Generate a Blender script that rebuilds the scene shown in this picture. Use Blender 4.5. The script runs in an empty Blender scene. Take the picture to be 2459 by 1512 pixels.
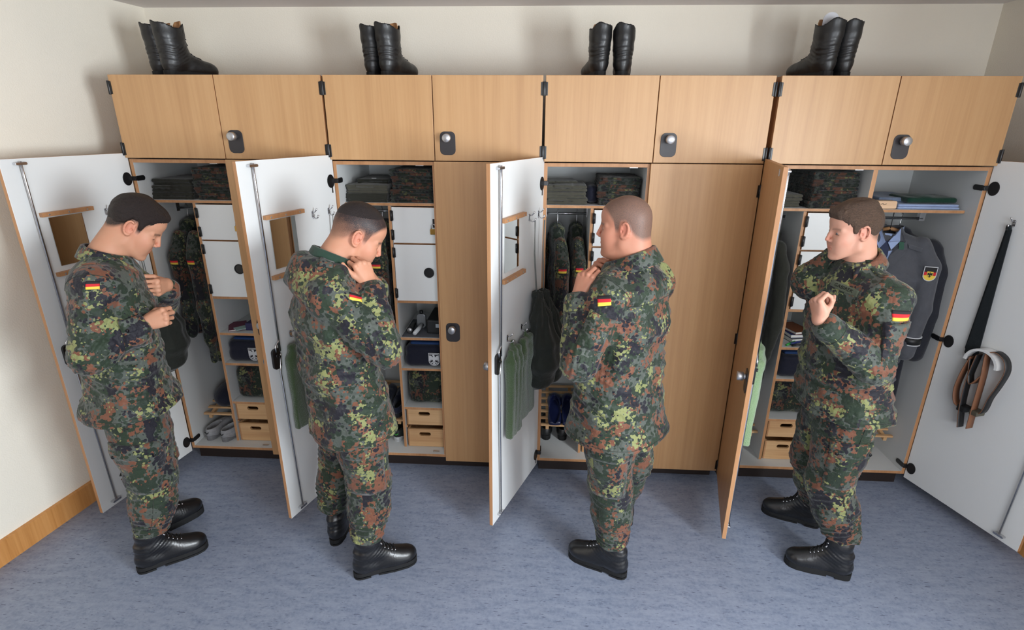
import bpy, bmesh, math, random
import numpy as np
from mathutils import Vector, Matrix

SC = bpy.context.scene
COL = SC.collection
PI = math.pi
R = math.radians

# ---------------------------------------------------------------- camera
cam_d = bpy.data.cameras.new('camera')
cam = bpy.data.objects.new('camera', cam_d)
COL.objects.link(cam)
SC.camera = cam
CP, CY, CR = 0.33769, -0.052325, 0.00617          # pitch down, yaw, roll
fw = Vector((math.sin(CY)*math.cos(CP), math.cos(CY)*math.cos(CP), -math.sin(CP)))
rt = Vector((math.cos(CY), -math.sin(CY), 0))
up = rt.cross(fw)
r2 = rt*math.cos(CR) + up*math.sin(CR)
u2 = -rt*math.sin(CR) + up*math.cos(CR)
M = Matrix((r2, u2, -fw)).transposed().to_4x4()
M.translation = Vector((2.170, -2.824, 2.022))
cam.matrix_world = M
cam_d.sensor_width = 36.0
cam_d.lens = 36.0*1293.8/2459.0
cam_d.clip_start = 0.05

# ---------------------------------------------------------------- daylight
w = bpy.data.worlds.new('world'); SC.world = w; w.use_nodes = True
wn = w.node_tree.nodes; wn['Background'].inputs[0].default_value = (0.62, 0.75, 1.0, 1)
wn['Background'].inputs[1].default_value = 1.0

def area(name, loc, target, sx, sy, power, col, spread=180):
    d = bpy.data.lights.new(name, 'AREA'); d.shape = 'RECTANGLE'; d.size = sx; d.size_y = sy
    d.energy = power; d.color = col; d.spread = R(spread)
    o = bpy.data.objects.new(name, d); COL.objects.link(o); o.location = loc
    o.rotation_euler = (Vector(target)-Vector(loc)).to_track_quat('-Z', 'Y').to_euler()
    return o
# sky light entering through the window of the right wall, then an added fill light behind the photographer
area('key_or_added_fill', (4.85, -3.40, 1.65), (0.0, -3.40, 1.80), 1.25, 1.3, 225, (0.87, 0.94, 1.0))
area('key_or_added_fill', (3.0, -4.75, 1.60), (3.0, 0.0, 1.9), 2.4, 1.3, 72, (0.86, 0.93, 1.0))

SC.view_settings.view_transform = 'Standard'
SC.view_settings.look = 'None'
SC.view_settings.gamma = 1.0
SC.view_settings.use_curve_mapping = False
SC.view_settings.exposure = 0.15
SC.cycles.max_bounces = 7
SC.cycles.diffuse_bounces = 4
SC.cycles.glossy_bounces = 3
SC.cycles.transmission_bounces = 3
SC.cycles.caustics_reflective = False
SC.cycles.caustics_refractive = False
SC.cycles.sample_clamp_indirect = 4.0
SC.cycles.use_denoising = True

# ---------------------------------------------------------------- materials
def lin(c):
    return tuple(((v/255.0)/12.92 if v/255.0 <= 0.04045 else ((v/255.0+0.055)/1.055)**2.4) for v in c) + (1.0,)

class Mat:
    def __init__(s, name, rough=0.6, metal=0.0, spec=0.5):
        s.m = bpy.data.materials.new(name); s.m.use_nodes = True
        s.nt = s.m.node_tree; s.n = s.nt.nodes; s.b = s.n['Principled BSDF']
        s.b.inputs['Roughness'].default_value = rough
        s.b.inputs['Metallic'].default_value = metal
        s.b.inputs['Specular IOR Level'].default_value = spec
    def node(s, t, **kw):
        x = s.n.new(t)
        for k, v in kw.items():
            setattr(x, k, v)
        return x
    def link(s, a, b): s.nt.links.new(a, b)
    def coords(s, scale=(1, 1, 1), kind='Object', rot=(0, 0, 0)):
        t = s.node('ShaderNodeTexCoord'); m = s.node('ShaderNodeMapping')
        m.inputs['Scale'].default_value = scale; m.inputs['Rotation'].default_value = rot
        s.link(t.outputs[kind], m.inputs[0]); return m.outputs[0]
    def noise(s, vec, scale, detail=3, rough=0.5):
        x = s.node('ShaderNodeTexNoise'); x.inputs['Scale'].default_value = scale
        x.inputs['Detail'].default_value = detail; x.inputs['Roughness'].default_value = rough
        s.link(vec, x.inputs['Vector']); return x.outputs['Fac']
    def ramp(s, fac, stops, interp='LINEAR'):
        x = s.node('ShaderNodeValToRGB'); cr = x.color_ramp; cr.interpolation = interp
        while len(cr.elements) < len(stops): cr.elements.new(0.5)
        for e, (p, c) in zip(cr.elements, stops): e.position = p; e.color = c
        s.link(fac, x.inputs[0]); return x.outputs[0]
    def math(s, op, a, b=None, c=None):
        x = s.node('ShaderNodeMath', operation=op)
        for i, v in enumerate((a, b, c)):
            if v is None: continue
            if isinstance(v, (int, float)): x.inputs[i].default_value = v
            else: s.link(v, x.inputs[i])
        return x.outputs[0]
    def mix(s, fac, a, b):
        x = s.node('ShaderNodeMix', data_type='RGBA')
        if isinstance(fac, (int, float)): x.inputs[0].default_value = fac
        else: s.link(fac, x.inputs[0])
        for i, v in ((6, a), (7, b)):
            if isinstance(v, tuple): x.inputs[i].default_value = v
            else: s.link(v, x.inputs[i])
        return x.outputs[2]
    def color(s, c):
        if isinstance(c, tuple): s.b.inputs['Base Color'].default_value = c
        else: s.link(c, s.b.inputs['Base Color'])
    def bump(s, h, strength=0.2, dist=0.01):
        x = s.node('ShaderNodeBump'); x.inputs['Strength'].default_value = strength
        x.inputs['Distance'].default_value = dist; s.link(h, x.inputs['Height'])
        s.link(x.outputs[0], s.b.inputs['Normal'])

def flat(name, c, rough=0.6, metal=0.0, spec=0.5, bump=None):
    m = Mat(name, rough, metal, spec)
    if bump:
        v = m.coords(); n = m.noise(v, bump[0], 4); m.bump(n, bump[1], bump[2])
        m.color(m.ramp(n, [(0.3, lin([max(0, q*0.93) for q in c])), (0.7, lin([min(255, q*1.05) for q in c]))]))
    else: m.color(lin(c))
    return m.m

def wood(name, c1, c2, c3, axis='z', rough=0.38):
    m = Mat(name, rough, 0, 0.4)
    sc = {'z': (75, 75, 2.2), 'x': (2.2, 75, 75)}[axis]
    info = m.node('ShaderNodeObjectInfo')
    t = m.node('ShaderNodeTexCoord'); ad = m.node('ShaderNodeVectorMath', operation='ADD')
    sm = m.node('ShaderNodeVectorMath', operation='SCALE'); sm.inputs[0].default_value = (7, 3, 5)
    m.link(info.outputs['Random'], sm.inputs['Scale'])
    m.link(t.outputs['Object'], ad.inputs[0]); m.link(sm.outputs[0], ad.inputs[1])
    mp = m.node('ShaderNodeMapping'); mp.inputs['Scale'].default_value = sc; m.link(ad.outputs[0], mp.inputs[0])
    mp2 = m.node('ShaderNodeMapping'); mp2.inputs['Scale'].default_value = tuple(q*0.22 for q in sc); m.link(ad.outputs[0], mp2.inputs[0])
    n1 = m.noise(mp.outputs[0], 1.0, 5, 0.62)
    n2 = m.noise(mp2.outputs[0], 1.0, 3, 0.5)
    f = m.math('ADD', m.math('MULTIPLY', n1, 0.45), m.math('MULTIPLY', n2, 0.55))
    m.color(m.ramp(f, [(0.34, lin(c1)), (0.5, lin(c2)), (0.68, lin(c3))]))
    m.bump(n1, 0.05, 0.002)
    return m.m

WOOD = wood('beech_laminate', (184, 141, 98), (193, 150, 105), (200, 158, 113))
WOOD_H = wood('beech_laminate_shelf', (176, 128, 84), (196, 148, 102), (208, 163, 118), 'x')
EDGE = wood('beech_edging', (166, 118, 78), (184, 134, 92), (196, 148, 106), 'z', 0.45)
DRAWER = wood('beech_drawer_wood', (188, 142, 98), (206, 164, 118), (220, 180, 134), 'x', 0.45)
SKIRT = wood('skirting_wood', (176, 118, 60), (196, 138, 78), (210, 154, 94), 'z', 0.4)
WHITE = flat('white_laminate', (224, 225, 223), 0.38)
WHITE_IN = flat('grey_white_laminate', (206, 207, 205), 0.5)  # inside panels: grey-white, greyed a little further for interior shade
BLACK = flat('black_plastic', (22, 21, 22), 0.35)
PLATE = flat('dark_grey_plastic', (48, 44, 46), 0.45)
PLINTH = flat('dark_brown_plinth', (38, 28, 24), 0.5)
CHROME = flat('chrome', (205, 205, 208), 0.22, 1.0)
ALU = flat('satin_aluminium', (188, 188, 190), 0.38, 0.85)
BRASS = flat('brass', (190, 150, 80), 0.3, 1.0)
MIRROR = flat('mirror_glass', (196, 198, 196), 0.02, 1.0)
GAP = flat('dark_gap', (26, 20, 16), 0.7)

def wall_mat(name, c, bs=0.35):
    m = Mat(name, 0.85, 0, 0.25)
    v = m.coords(); n = m.noise(v, 140, 4, 0.6); n2 = m.noise(v, 3, 3)
    m.color(m.mix(n2, lin(c), lin([q*0.975 for q in c]))); m.bump(n, bs, 0.004); return m.m
WALL = wall_mat('woodchip_wall_paint', (238, 231, 216))
CEIL = wall_mat('ceiling_paint', (226, 220, 217), 0.15)

def floor_mat():
    m = Mat('blue_marbled_linoleum', 0.5, 0, 0.35)
    v = m.coords((1, 1, 1)); d = m.coords((9, 30, 1)); d2 = m.coords((26, 120, 1))
    big = m.noise(v, 2.2, 4); fine = m.noise(v, 60, 5, 0.7); st = m.noise(d, 1.0, 5, 0.7); st2 = m.noise(d2, 1.0, 3, 0.6)
    base = m.mix(m.ramp(fine, [(0.35, (0, 0, 0, 1)), (0.65, (1, 1, 1, 1))]), lin((104, 114, 138)), lin((140, 150, 170)))
    base = m.mix(m.ramp(st, [(0.35, (0, 0, 0, 1)), (0.7, (1, 1, 1, 1))]), base, lin((150, 158, 176)))
    fl = m.ramp(st2, [(0.62, (0, 0, 0, 1)), (0.67, (1, 1, 1, 1))])
    base = m.mix(m.math('MULTIPLY', fl, 0.8), base, lin((66, 70, 96)))
    base = m.mix(m.math('MULTIPLY', big, 0.35), base, lin((112, 118, 128)))
    m.color(base); m.bump(fine, 0.06, 0.002)
    m.b.inputs['Roughness'].default_value = 0.42
    return m.m
FLOOR = floor_mat()

# ---------------------------------------------------------------- mesh helpers
def new_obj(name, me, parent=None, loc=None, rot=None):
    o = bpy.data.objects.new(name, me); COL.objects.link(o)
    if parent is not None: o.parent = parent
    if loc is not None: o.location = loc
    if rot is not None: o.rotation_euler = rot
    return o

def thing(name, label, cat, loc=(0, 0, 0), rotz=0.0, group=None):
    o = bpy.data.objects.new(name, None); COL.objects.link(o); o.location = loc; o.rotation_euler = (0, 0, rotz)
    o.empty_display_size = 0.1
    o['label'] = label; o['category'] = cat
    if group: o['group'] = group
    return o

def tag(o, label, cat, group=None):
    o['label'] = label; o['category'] = cat
    if group: o['group'] = group
    return o

def struct(o):
    o['kind'] = 'structure'; return o

class MB:
    """collects boxes, tubes and plates into one mesh"""
    def __init__(s): s.v = []; s.f = []; s.mi = []; s.sm = []
    def add(s, verts, faces, mi=0, smooth=False):
        k = len(s.v); s.v += [tuple(q) for q in verts]
        for i, f in enumerate(faces):
            s.f.append(tuple(k+q for q in f)); s.mi.append(mi[i] if isinstance(mi, (list, tuple)) else mi); s.sm.append(smooth)
        return s
    def box(s, x0, x1, y0, y1, z0, z1, mi=0):
        v = [(x, y, z) for x in (x0, x1) for y in (y0, y1) for z in (z0, z1)]
        # faces: -x +x -y +y -z +z
        f = [(0, 1, 3, 2), (4, 6, 7, 5), (0, 4, 5, 1), (2, 3, 7, 6), (0, 2, 6, 4), (1, 5, 7, 3)]
        return s.add(v, f, mi)
    def tube(s, pts, r, seg=10, mi=0, cap=True, squash=None):
        pts = [Vector(p) for p in pts]; n = len(pts); rings = []
        rr = r if isinstance(r, (list, tuple)) else [r]*n
        t0 = (pts[1]-pts[0]).normalized()
        ref = Vector((0, 0, 1)) if abs(t0.z) < 0.9 else Vector((1, 0, 0))
        a = t0.cross(ref).normalized()
        for i in range(n):
            t = (pts[min(i+1, n-1)]-pts[max(i-1, 0)]).normalized()
            a = (a - t*a.dot(t)).normalized(); b = t.cross(a)
            sq = squash if squash else 1.0
            rings.append([pts[i]+(a*math.cos(2*PI*k/seg)+b*math.sin(2*PI*k/seg)*sq)*rr[i] for k in range(seg)])
        v = [q for rg in rings for q in rg]; f = []
        for i in range(n-1):
            for k in range(seg):
                f.append((i*seg+k, i*seg+(k+1) % seg, (i+1)*seg+(k+1) % seg, (i+1)*seg+k))
        if cap: f.append(tuple(range(seg-1, -1, -1))); f.append(tuple((n-1)*seg+k for k in range(seg)))
        return s.add(v, f, mi, True)
    def cyl(s, a, b, r, seg=20, mi=0): return s.tube([a, b], r, seg, mi)
    def prism(s, outline, y0, y1, plane='xz', mi=0, mi_side=None):
        """outline: 2d points (ccw); extruded along the third axis"""
        n = len(outline)
        if plane == 'xz': A = [(p[0], y0, p[1]) for p in outline]; B = [(p[0], y1, p[1]) for p in outline]
        elif plane == 'yz': A = [(y0, p[0], p[1]) for p in outline]; B = [(y1, p[0], p[1]) for p in outline]
        else: A = [(p[0], p[1], y0) for p in outline]; B = [(p[0], p[1], y1) for p in outline]
        f = [tuple(range(n)), tuple(range(2*n-1, n-1, -1))]+[(i, i+n, (i+1) % n+n, (i+1) % n) for i in range(n)]
        ms = mi if mi_side is None else mi_side
        return s.add(A+B, f, [mi, mi]+[ms]*n)
    def build(s, name, mats, parent=None, loc=None, rot=None, bevel=0.0, recalc=True):
        me = bpy.data.meshes.new(name); me.from_pydata(s.v, [], s.f)
        for m in (mats if isinstance(mats, (list, tuple)) else [mats]): me.materials.append(m)
        me.polygons.foreach_set('material_index', s.mi); me.polygons.foreach_set('use_smooth', s.sm)
        if recalc:
            bm = bmesh.new(); bm.from_mesh(me); bmesh.ops.recalc_face_normals(bm, faces=bm.faces); bm.to_mesh(me); bm.free()
        me.update()
        o = new_obj(name, me, parent, loc, rot)
        if bevel:
            b = o.modifiers.new('bevel', 'BEVEL'); b.width = bevel; b.segments = 2; b.limit_method = 'ANGLE'; b.angle_limit = R(50)
        return o

def rrect(cx, cz, w, h, r, n=6):
    pts = []
    for (sx, sz, a0) in ((1, 1, 0), (-1, 1, 90), (-1, -1, 180), (1, -1, 270)):
        for i in range(n+1):
            a = R(a0+90*i/n)
            pts.append((cx+sx*(w/2-r)+r*math.cos(a), cz+sz*(h/2-r)+r*math.sin(a)))
    return pts

def plate_with_hole(outer, hole, y0, y1, name, mat, parent, bevel=0):
    bm = bmesh.new()
    def loop(pts, y): 
        vs = [bm.verts.new((p[0], y, p[1])) for p in pts]
        return vs, [bm.edges.new((vs[i], vs[(i+1) % len(vs)])) for i in range(len(vs))]
    vo, eo = loop(outer, y0); vh, eh = loop(hole, y0)
    bmesh.ops.triangle_fill(bm, use_beauty=True, edges=eo+eh)
    r = bmesh.ops.extrude_face_region(bm, geom=list(bm.faces))
    bmesh.ops.translate(bm, vec=(0, y1-y0, 0), verts=[g for g in r['geom'] if isinstance(g, bmesh.types.BMVert)])
    bmesh.ops.recalc_face_normals(bm, faces=bm.faces)
    me = bpy.data.meshes.new(name); bm.to_mesh(me); bm.free(); me.materials.append(mat)
    return new_obj(name, me, parent)

# ---------------------------------------------------------------- room
def room():
    WX = lambda y: -0.18+0.146*(y-0.62)
    # left wall runs slightly out of square
    b = MB(); e = 0.13; ya, yb = 0.75, -4.8
    b.add([(WX(ya), ya, 0), (WX(yb), yb, 0), (WX(ya), ya, 2.66), (WX(yb), yb, 2.66), (WX(ya)-e, ya, 0), (WX(yb)-e, yb, 0), (WX(ya)-e, ya, 2.66), (WX(yb)-e, yb, 2.66)],
          [(0, 1, 3, 2), (4, 6, 7, 5), (0, 2, 6, 4), (1, 5, 7, 3), (0, 4, 5, 1), (2, 3, 7, 6)])
    struct(b.build('wall_left', WALL))
    b = MB(); b.box(-0.6, 4.9, 0.62, 0.8, 0, 2.66); struct(b.build('wall_back', WALL))
    # right wall with window opening
    b = MB(); X0, X1 = 4.64, 4.86
    b.box(X0, X1, -2.6, 0.8, 0, 2.66); b.box(X0, X1, -4.8, -4.3, 0, 2.66)
    b.box(X0, X1, -4.3, -2.6, 0, 0.9); b.box(X0, X1, -4.3, -2.6, 2.35, 2.66)
    struct(b.build('wall_right', WALL))
    # wall behind the photographer with an added opening for the fill light
    b = MB(); b.box(-1.15, 1.7, -4.8, -4.6, 0, 2.66); b.box(4.3, 4.9, -4.8, -4.6, 0, 2.66)
    b.box(1.7, 4.3, -4.8, -4.6, 0, 0.95); b.box(1.7, 4.3, -4.8, -4.6, 2.3, 2.66)
    struct(b.build('wall_front', wall_mat('fill_cutting_brown', (150, 120, 92), .1)))  # unseen wall, coloured brown to reduce the frontal fill it bounces
    b = MB(); b.box(-1.2, 4.95, -4.85, 0.85, -0.1, 0.0); struct(b.build('floor', FLOOR))
    b = MB(); b.box(-1.2, 4.95, -4.85, 0.85, 2.66, 2.76); struct(b.build('ceiling', CEIL))
    # window frames; the one behind the photographer is added with the fill
    f = MB()
    for (a, c) in ((-4.3, -4.24), (-3.48, -3.42), (-2.66, -2.6)): f.box(4.72, 4.77, a, c, 0.9, 2.35)
    f.box(4.72, 4.77, -4.3, -2.6, 0.9, 0.97); f.box(4.72, 4.77, -4.3, -2.6, 2.28, 2.35)
    struct(f.build('window_1', WHITE, bevel=0.004))
    f = MB()
    for (a, c) in ((1.7, 1.76), (2.97, 3.03), (4.24, 4.3)): f.box(a, c, -4.72, -4.67, 0.95, 2.3)
    f.box(1.7, 4.3, -4.72, -4.67, 0.95, 1.02); f.box(1.7, 4.3, -4.72, -4.67, 2.23, 2.3)
    struct(f.build('added_fill_window', WHITE, bevel=0.004))
    # skirting along the left wall
    b = MB(); h = 0.125; ya, yb = 0.61, -4.59; e = .018
    b.add([(WX(ya), ya, 0), (WX(yb), yb, 0), (WX(ya), ya, h), (WX(yb), yb, h), (WX(ya)+e, ya, 0), (WX(yb)+e, yb, 0), (WX(ya)+e, ya, h-.004), (WX(yb)+e, yb, h-.004)],
          [(0, 1, 3, 2), (4, 6, 7, 5), (0, 2, 6, 4), (1, 5, 7, 3), (0, 4, 5, 1), (2, 3, 7, 6)])
    struct(b.build('baseboard_left', SKIRT))
    b = MB(); b.box(4.62, 4.64, -4.6, .62, 0, .1); struct(b.build('baseboard_right', SKIRT))
room()
# ---------------------------------------------------------------- lockers
UX = [0.005, 1.092, 2.180, 3.280]
UW = 1.073
ZB, ZM, ZT = 0.09, 1.848, 2.250
WHICH = ['leftmost unit of the row', 'second unit from the left', 'third unit from the left', 'rightmost unit of the row']

def knob_plate(parent, x, z, yf):
    """dark rounded plate with a round metal knob, on a front at y = yf"""
    p = MB(); p.prism(rrect(x, z, 0.078, 0.112, 0.024), yf-0.003, yf, mi=0)
    pl = p.build('lock_plate', PLATE, parent, bevel=0.001)
    k = MB(); k.cyl((x, yf-0.003, z+.026), (x, yf-0.018, z+.026), 0.0135, 24); k.tube([(x, yf-.018, z+.026), (x, yf-.020, z+.026), (x, yf-.047, z+.026), (x, yf-.049, z+.026)], [.0165, .0205, .0205, .0185], 32)
    k.build('lock_knob', ALU, parent, bevel=0)
    return pl

def upper_cabinet(i):
    U = UX[i]
    t = thing('overhead_cabinet', 'beech overhead cabinet with two doors, '+['leftmost of the row', 'above the soldier in the hooded jacket', 'above the soldier with the shaven head', 'rightmost, above the grey dress jacket'][i], 'cabinet', (U, 0, ZM+.004), group=None)
    H = ZT-ZM-.004
    b = MB(); b.box(0, .018, 0, .55, 0, H-.003); b.box(UW-.018, UW, 0, .55, 0, H-.003); b.box(.018, UW-.018, 0, .55, 0, .018); b.box(.018, UW-.018, 0, .55, H-.021, H-.003)
    b.box(.018, UW-.018, .54, .55, .018, H-.021); b.box(UW/2-.009, UW/2+.009, 0.02, .54, .018, H-.021)
    b.build('carcass', EDGE, t)
    for k, (x0, x1) in enumerate(((-.001, UW/2-.002), (UW/2+.002, UW+.001))):
        d = MB(); d.box(x0, x1, -.021, -.002, .001, H, [1, 1, 0, 0, 1, 1]); do = d.build('door', [WOOD, EDGE], t, bevel=.0015)
        xh = x0-.004 if k == 0 else x1+.004
        for z in (.045, H-.06):
            h = MB(); h.cyl((xh, -.022, z-.032), (xh, -.022, z+.032), .0065, 12); h.box(min(xh, xh+(.014 if k == 0 else -.014)), max(xh, xh+(.014 if k == 0 else -.014)), -.0235, -.019, z-.03, z+.03)
            h.build('hinge', BLACK, do, bevel=.001)
        if k == 1: knob_plate(do, x0+.066, .085, -.021)
    return t

def double_hook(parent, s, z, n=1):
    b = MB()
    b.prism(rrect(s, z, .014, .034, .0068), 0.0, .003, mi=0)
    b.tube([(s, .002, z+.008), (s, .016, z+.012), (s, .026, z+.022), (s, .030, z+.030)], [.0035, .003, .003, .004], 8)
    b.tube([(s, .002, z-.012), (s, .018, z-.020), (s, .030, z-.016), (s, .036, z-.002)], [.0035, .003, .003, .0045], 8)
    return b.build('coat_hook', CHROME, parent)

DH0, DH1 = 0.072, 1.876

def locker_door(wardrobe, hx, yaw, mir=1, width=.605, full=True, mirror=True, hooks=True, right=False, low_hooks=True, zt=DH1):
    """an open wardrobe door in its own frame: x = distance from the hinge (times mir), +y inner face"""
    d = MB(); a, b = sorted((0.0, mir*width))
    d.box(a, b, -.019, 0, DH0, zt, [1, 1, 0, 2, 1, 1])
    do = d.build('door', [WOOD, EDGE, WHITE], wardrobe, (hx, -.004, 0), (0, 0, yaw), bevel=.0015)
    S = lambda s: mir*s
    # bolt rod with its guides
    if full:
        r = MB(); xs = S(.530)
        r.tube([(xs, .014, 1.865), (xs, .014, 1.80), (xs, .012, 1.0)], [.005, .0055, .0055], 10)
        r.tube([(xs, .012, .985), (S(.545), .012, .90), (xs, .012, .10)], [.0045, .0045, .0045], 8)
        r.tube([(S(.556), .014, 1.0), (S(.556), .014, 1.03), (S(.530), .014, 1.055)], [.004, .0045, .0045], 8)
        r.build('bolt_rod', CHROME, do)
        for z in (1.855, .105):
            g = MB(); g.prism(rrect(xs, z, .048, .012, .0055), 0, .020, mi=0); g.build('rod_guide', CHROME, do, bevel=.001)
        l = MB(); l.prism(rrect(S(.553), .966, .048, .104, .018), 0, .013); l.cyl((S(.556), .013, .985), (S(.556), .022, .985), .008); l.cyl((S(.540), .013, .975), (S(.540), .020, .975), .006)
        l.build('lock_case', BLACK, do, bevel=.002)
    if mirror:
        m = MB(); m.box(*sorted((S(.315), S(.472))), 0.0, .004, 1.386, 1.612); m.build('mirror', MIRROR, do)
        for z in (1.627, 1.350):
            k = MB(); k.box(*sorted((S(.262), S(.505))), 0, .020, z-.008, z+.011, 0)
            for s in (.295, .385, .475): k.cyl((S(s), .020, z+.001), (S(s), .0215, z+.001), .0042, 12, 1)
            k.build('towel_strip', [EDGE, ALU], do, bevel=.001)
    if hooks:
        for s in (.19, .07): double_hook(do, S(s), 1.600)
    if low_hooks:
        for s in (.44, .27): double_hook(do, S(s), 1.055)
    if not right or True:
        # knob on the outer face
        knob = MB(); knob.prism(rrect(S(.553-.0), .925, .075, .112, .024), -.022, -.019, mi=0)
        knob.build('lock_plate', PLATE, do)
        kk = MB(); kk.cyl((S(.553), -.022, .945), (S(.553), -.034, .945), .0135, 24); kk.tube([(S(.553), -.034, .945), (S(.553), -.036, .945), (S(.553), -.060, .945), (S(.553), -.062, .945)], [.0165, .0205, .0205, .0185], 32)
        kk.build('lock_knob', ALU, do)
    # cup hinges: disc on the door, arm on the side panel
    for z in (1.747, .950, .150):
        h = MB(); n = 20; c = [(S(.030+.026*math.cos(2*PI*k/n)), z+.034*math.sin(2*PI*k/n)) for k in range(n)]
        if mir < 0: c = c[::-1]
        h.prism(c, 0, .004)
        h.build('hinge_cup', BLACK, do, bevel=.001)
    return do

def hinge_arm(w, x, side):
    for z in (1.747, .950, .150):
        h = MB(); sx = .018*side
        xx = x+sx
        pts = rrect(.026, z, .066, .026, .0125)
        h.prism(pts, *sorted((xx, xx+.006*side)), plane='yz')
        # bracket reaching out to the door
        h.box(*sorted((x-.006*side, x+.022*side)), -.012, .004, z-.011, z+.011)
        h.build('hinge_arm', BLACK, w, bevel=.001)

def wardrobe(i, left_open=True, right_open=False):
    U = UX[i]
    lab = ['leftmost wardrobe with its door half open against the left wall and white training shoes inside',
           'second wardrobe from the left, left door open behind the soldier in the hooded jacket',
           'third wardrobe from the left, open left door with green towels and a dark laundry bag',
           'rightmost wardrobe with both doors open and dress uniform hanging in its right half'][i]
    t = thing('wardrobe', lab, 'wardrobe', (U, 0, 0))
    H0, H1 = ZB, ZM-.002
    D = .55; P0, P1 = .517, .539
    # carcass: white inside, beech edges to the front, beech outer sides
    c = MB()
    W_, E_, O_ = 0, 1, 2
    c.box(0, .018, 0, D, H0, H1, [O_, W_, E_, W_, E_, E_]); c.box(UW-.018, UW, 0, D, H0, H1, [W_, O_, E_, W_, E_, E_])
    c.box(.018, UW-.018, 0, D-.008, H0, H0+.018, [W_, W_, E_, W_, E_, W_]); c.box(.018, UW-.018, 0, D-.008, H1-.018, H1, [W_, W_, E_, W_, W_, W_])
    c.box(.018, UW-.018, D-.008, D, H0, H1, W_); c.box(P0, P1, 0, D-.008, H0+.018, H1-.018, [W_, W_, E_, W_, E_, E_])
    c.build('carcass', [WHITE_IN, EDGE, WOOD], t, bevel=.0008)
    b = MB(); b.box(.01, UW-.01, .045, D, 0, H0); b.build('plinth', PLINTH, t)
    # cap over the gap to the overhead cabinet
    sh = MB(); sh.box(.018, P0, .07, D-.01, 1.611, 1.627, [0, 0, 1, 0, 0, 0]); sh.build('top_shelf', [WHITE_IN, EDGE], t, bevel=.003)
    a0, a1 = .252, .268
    dv = MB(); dv.box(a0, a1, .07, D-.01, H0+.018, 1.611, [0, 0, 1, 0, 0, 0]); dv.build('divider', [WHITE_IN, EDGE], t, bevel=.0015)
    for z in (1.0605, .833, .636, .373):
        s = MB(); s.box(a1, P0, .072, D-.01, z, z+.016, [0, 0, 1, 0, 0, 0]); s.build('shelf', [WHITE_IN, EDGE], t, bevel=.0015)
    s = MB(); s.box(a1, P0, .09, D-.01, 1.398, 1.411, [0, 0, 1, 0, 0, 0]); s.build('shelf', [WHITE_IN, EDGE], t)
    # two small lockable compartment doors
    for k, (z0, z1) in enumerate(((1.411, 1.605), (1.078, 1.402))):
        d = MB(); d.box(a1+.004, P0-.003, .064, .080, z0, z1, [1, 1, 0, 0, 1, 1]); do = d.build('compartment_door', [WHITE, EDGE], t, bevel=.001)
        for z in (z0+.045, z1-.045):
            h = MB(); h.cyl((a1+.002, .060, z-.028), (a1+.002, .060, z+.028), .006, 10); h.box(a1-.004, a1+.012, .058, .0635, z-.026, z+.026); h.build('hinge', BLACK, do)
        if k == 1:
            r = MB(); x, z = .462, 1.245; n = 28
            ring = [(x+.029*math.cos(2*PI*q/n), z+.029*math.sin(2*PI*q/n)) for q in range(n)]; inn = [(x+.021*math.cos(2*PI*q/n), z+.021*math.sin(2*PI*q/n)) for q in range(n)]
            r.prism([(x+.028*math.cos(2*PI*q/n), z+.028*math.sin(2*PI*q/n)) for q in range(n)], .0605, .064)
            r.tube([(x+.026*math.cos(2*PI*q/n), .060, z+.026*math.sin(2*PI*q/n)) for q in range(n+1)], .0032, 8, cap=False)
            r.build('finger_hole_ring', BLACK, do)
        else:
            r = MB(); r.box(.494, .512, .060, .064, 1.498, 1.545); r.build('hasp', BLACK, do, bevel=.001)
    # rail
    r = MB(); r.tube([(.018, .28, 1.553), (a0, .28, 1.553)], .013, 14, squash=.55); r.box(.018, .022, .265, .295, 1.535, 1.611); r.box(a0-.004, a0, .265, .295, 1.535, 1.611)
    r.build('clothes_rail', CHROME, t)
    # drawers
    for k, (z0, z1) in enumerate(((.262, .369), (.110, .232))):
        x0, x1 = a1+.010, P0-.012; yf = [.082, .078][k]
        hole = rrect((x0+x1)/2-.006, z1-.030-.004*k, .072, .026, .0125)
        dr = plate_with_hole([(x0, z0), (x1, z0), (x1, z1), (x0, z1)], hole, yf, yf+.014, 'drawer', DRAWER, t)
        q = MB(); q.box(x0, x0+.012, yf+.014, .50, z0, z1); q.box(x1-.012, x1, yf+.014, .50, z0, z1); q.box(x0, x1, .488, .50, z0, z1); q.box(x0+.012, x1-.012, yf+.014, .488, z0, z0+.006)
        q.build('drawer_tray', DRAWER, dr)
        n = 9
        for (xa, xb) in ((x0-.0004, x0+.008), (x1-.008, x1+.0004)):
            j = MB(); j.box(xa+.0012 if xa < x0 else xa, xb if xa < x0 else xb-.0012, yf-.0003, yf+.006, z0+.001, z1-.001)
            for m in range(n):
                zz = z0+(z1-z0)*(m+.25)/n
                j.box(xa, xb, yf-.0006, yf+.006, zz, zz+(z1-z0)*.5/n)
            j.build('finger_joint', EDGE, dr)
    # runners
    for (xa, xb) in ((a1, a1+.009), (P0-.011, P0)):
        rn = MB(); rn.box(xa, xb, .09, .5, .236, .250); rn.build('drawer_runner', EDGE, t)
    # strike plates
    st = MB(); st.prism(rrect(.462, .03, .040, .014, .006), H0+.018, H0+.021, plane='xy'); st.build('bolt_strike', ALU, t)
    st = MB(); st.box(.43, .47, .004, .030, H1-.021, H1-.018); st.build('bolt_strike', ALU, t)
    hinge_arm(t, 0, 1)
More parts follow.
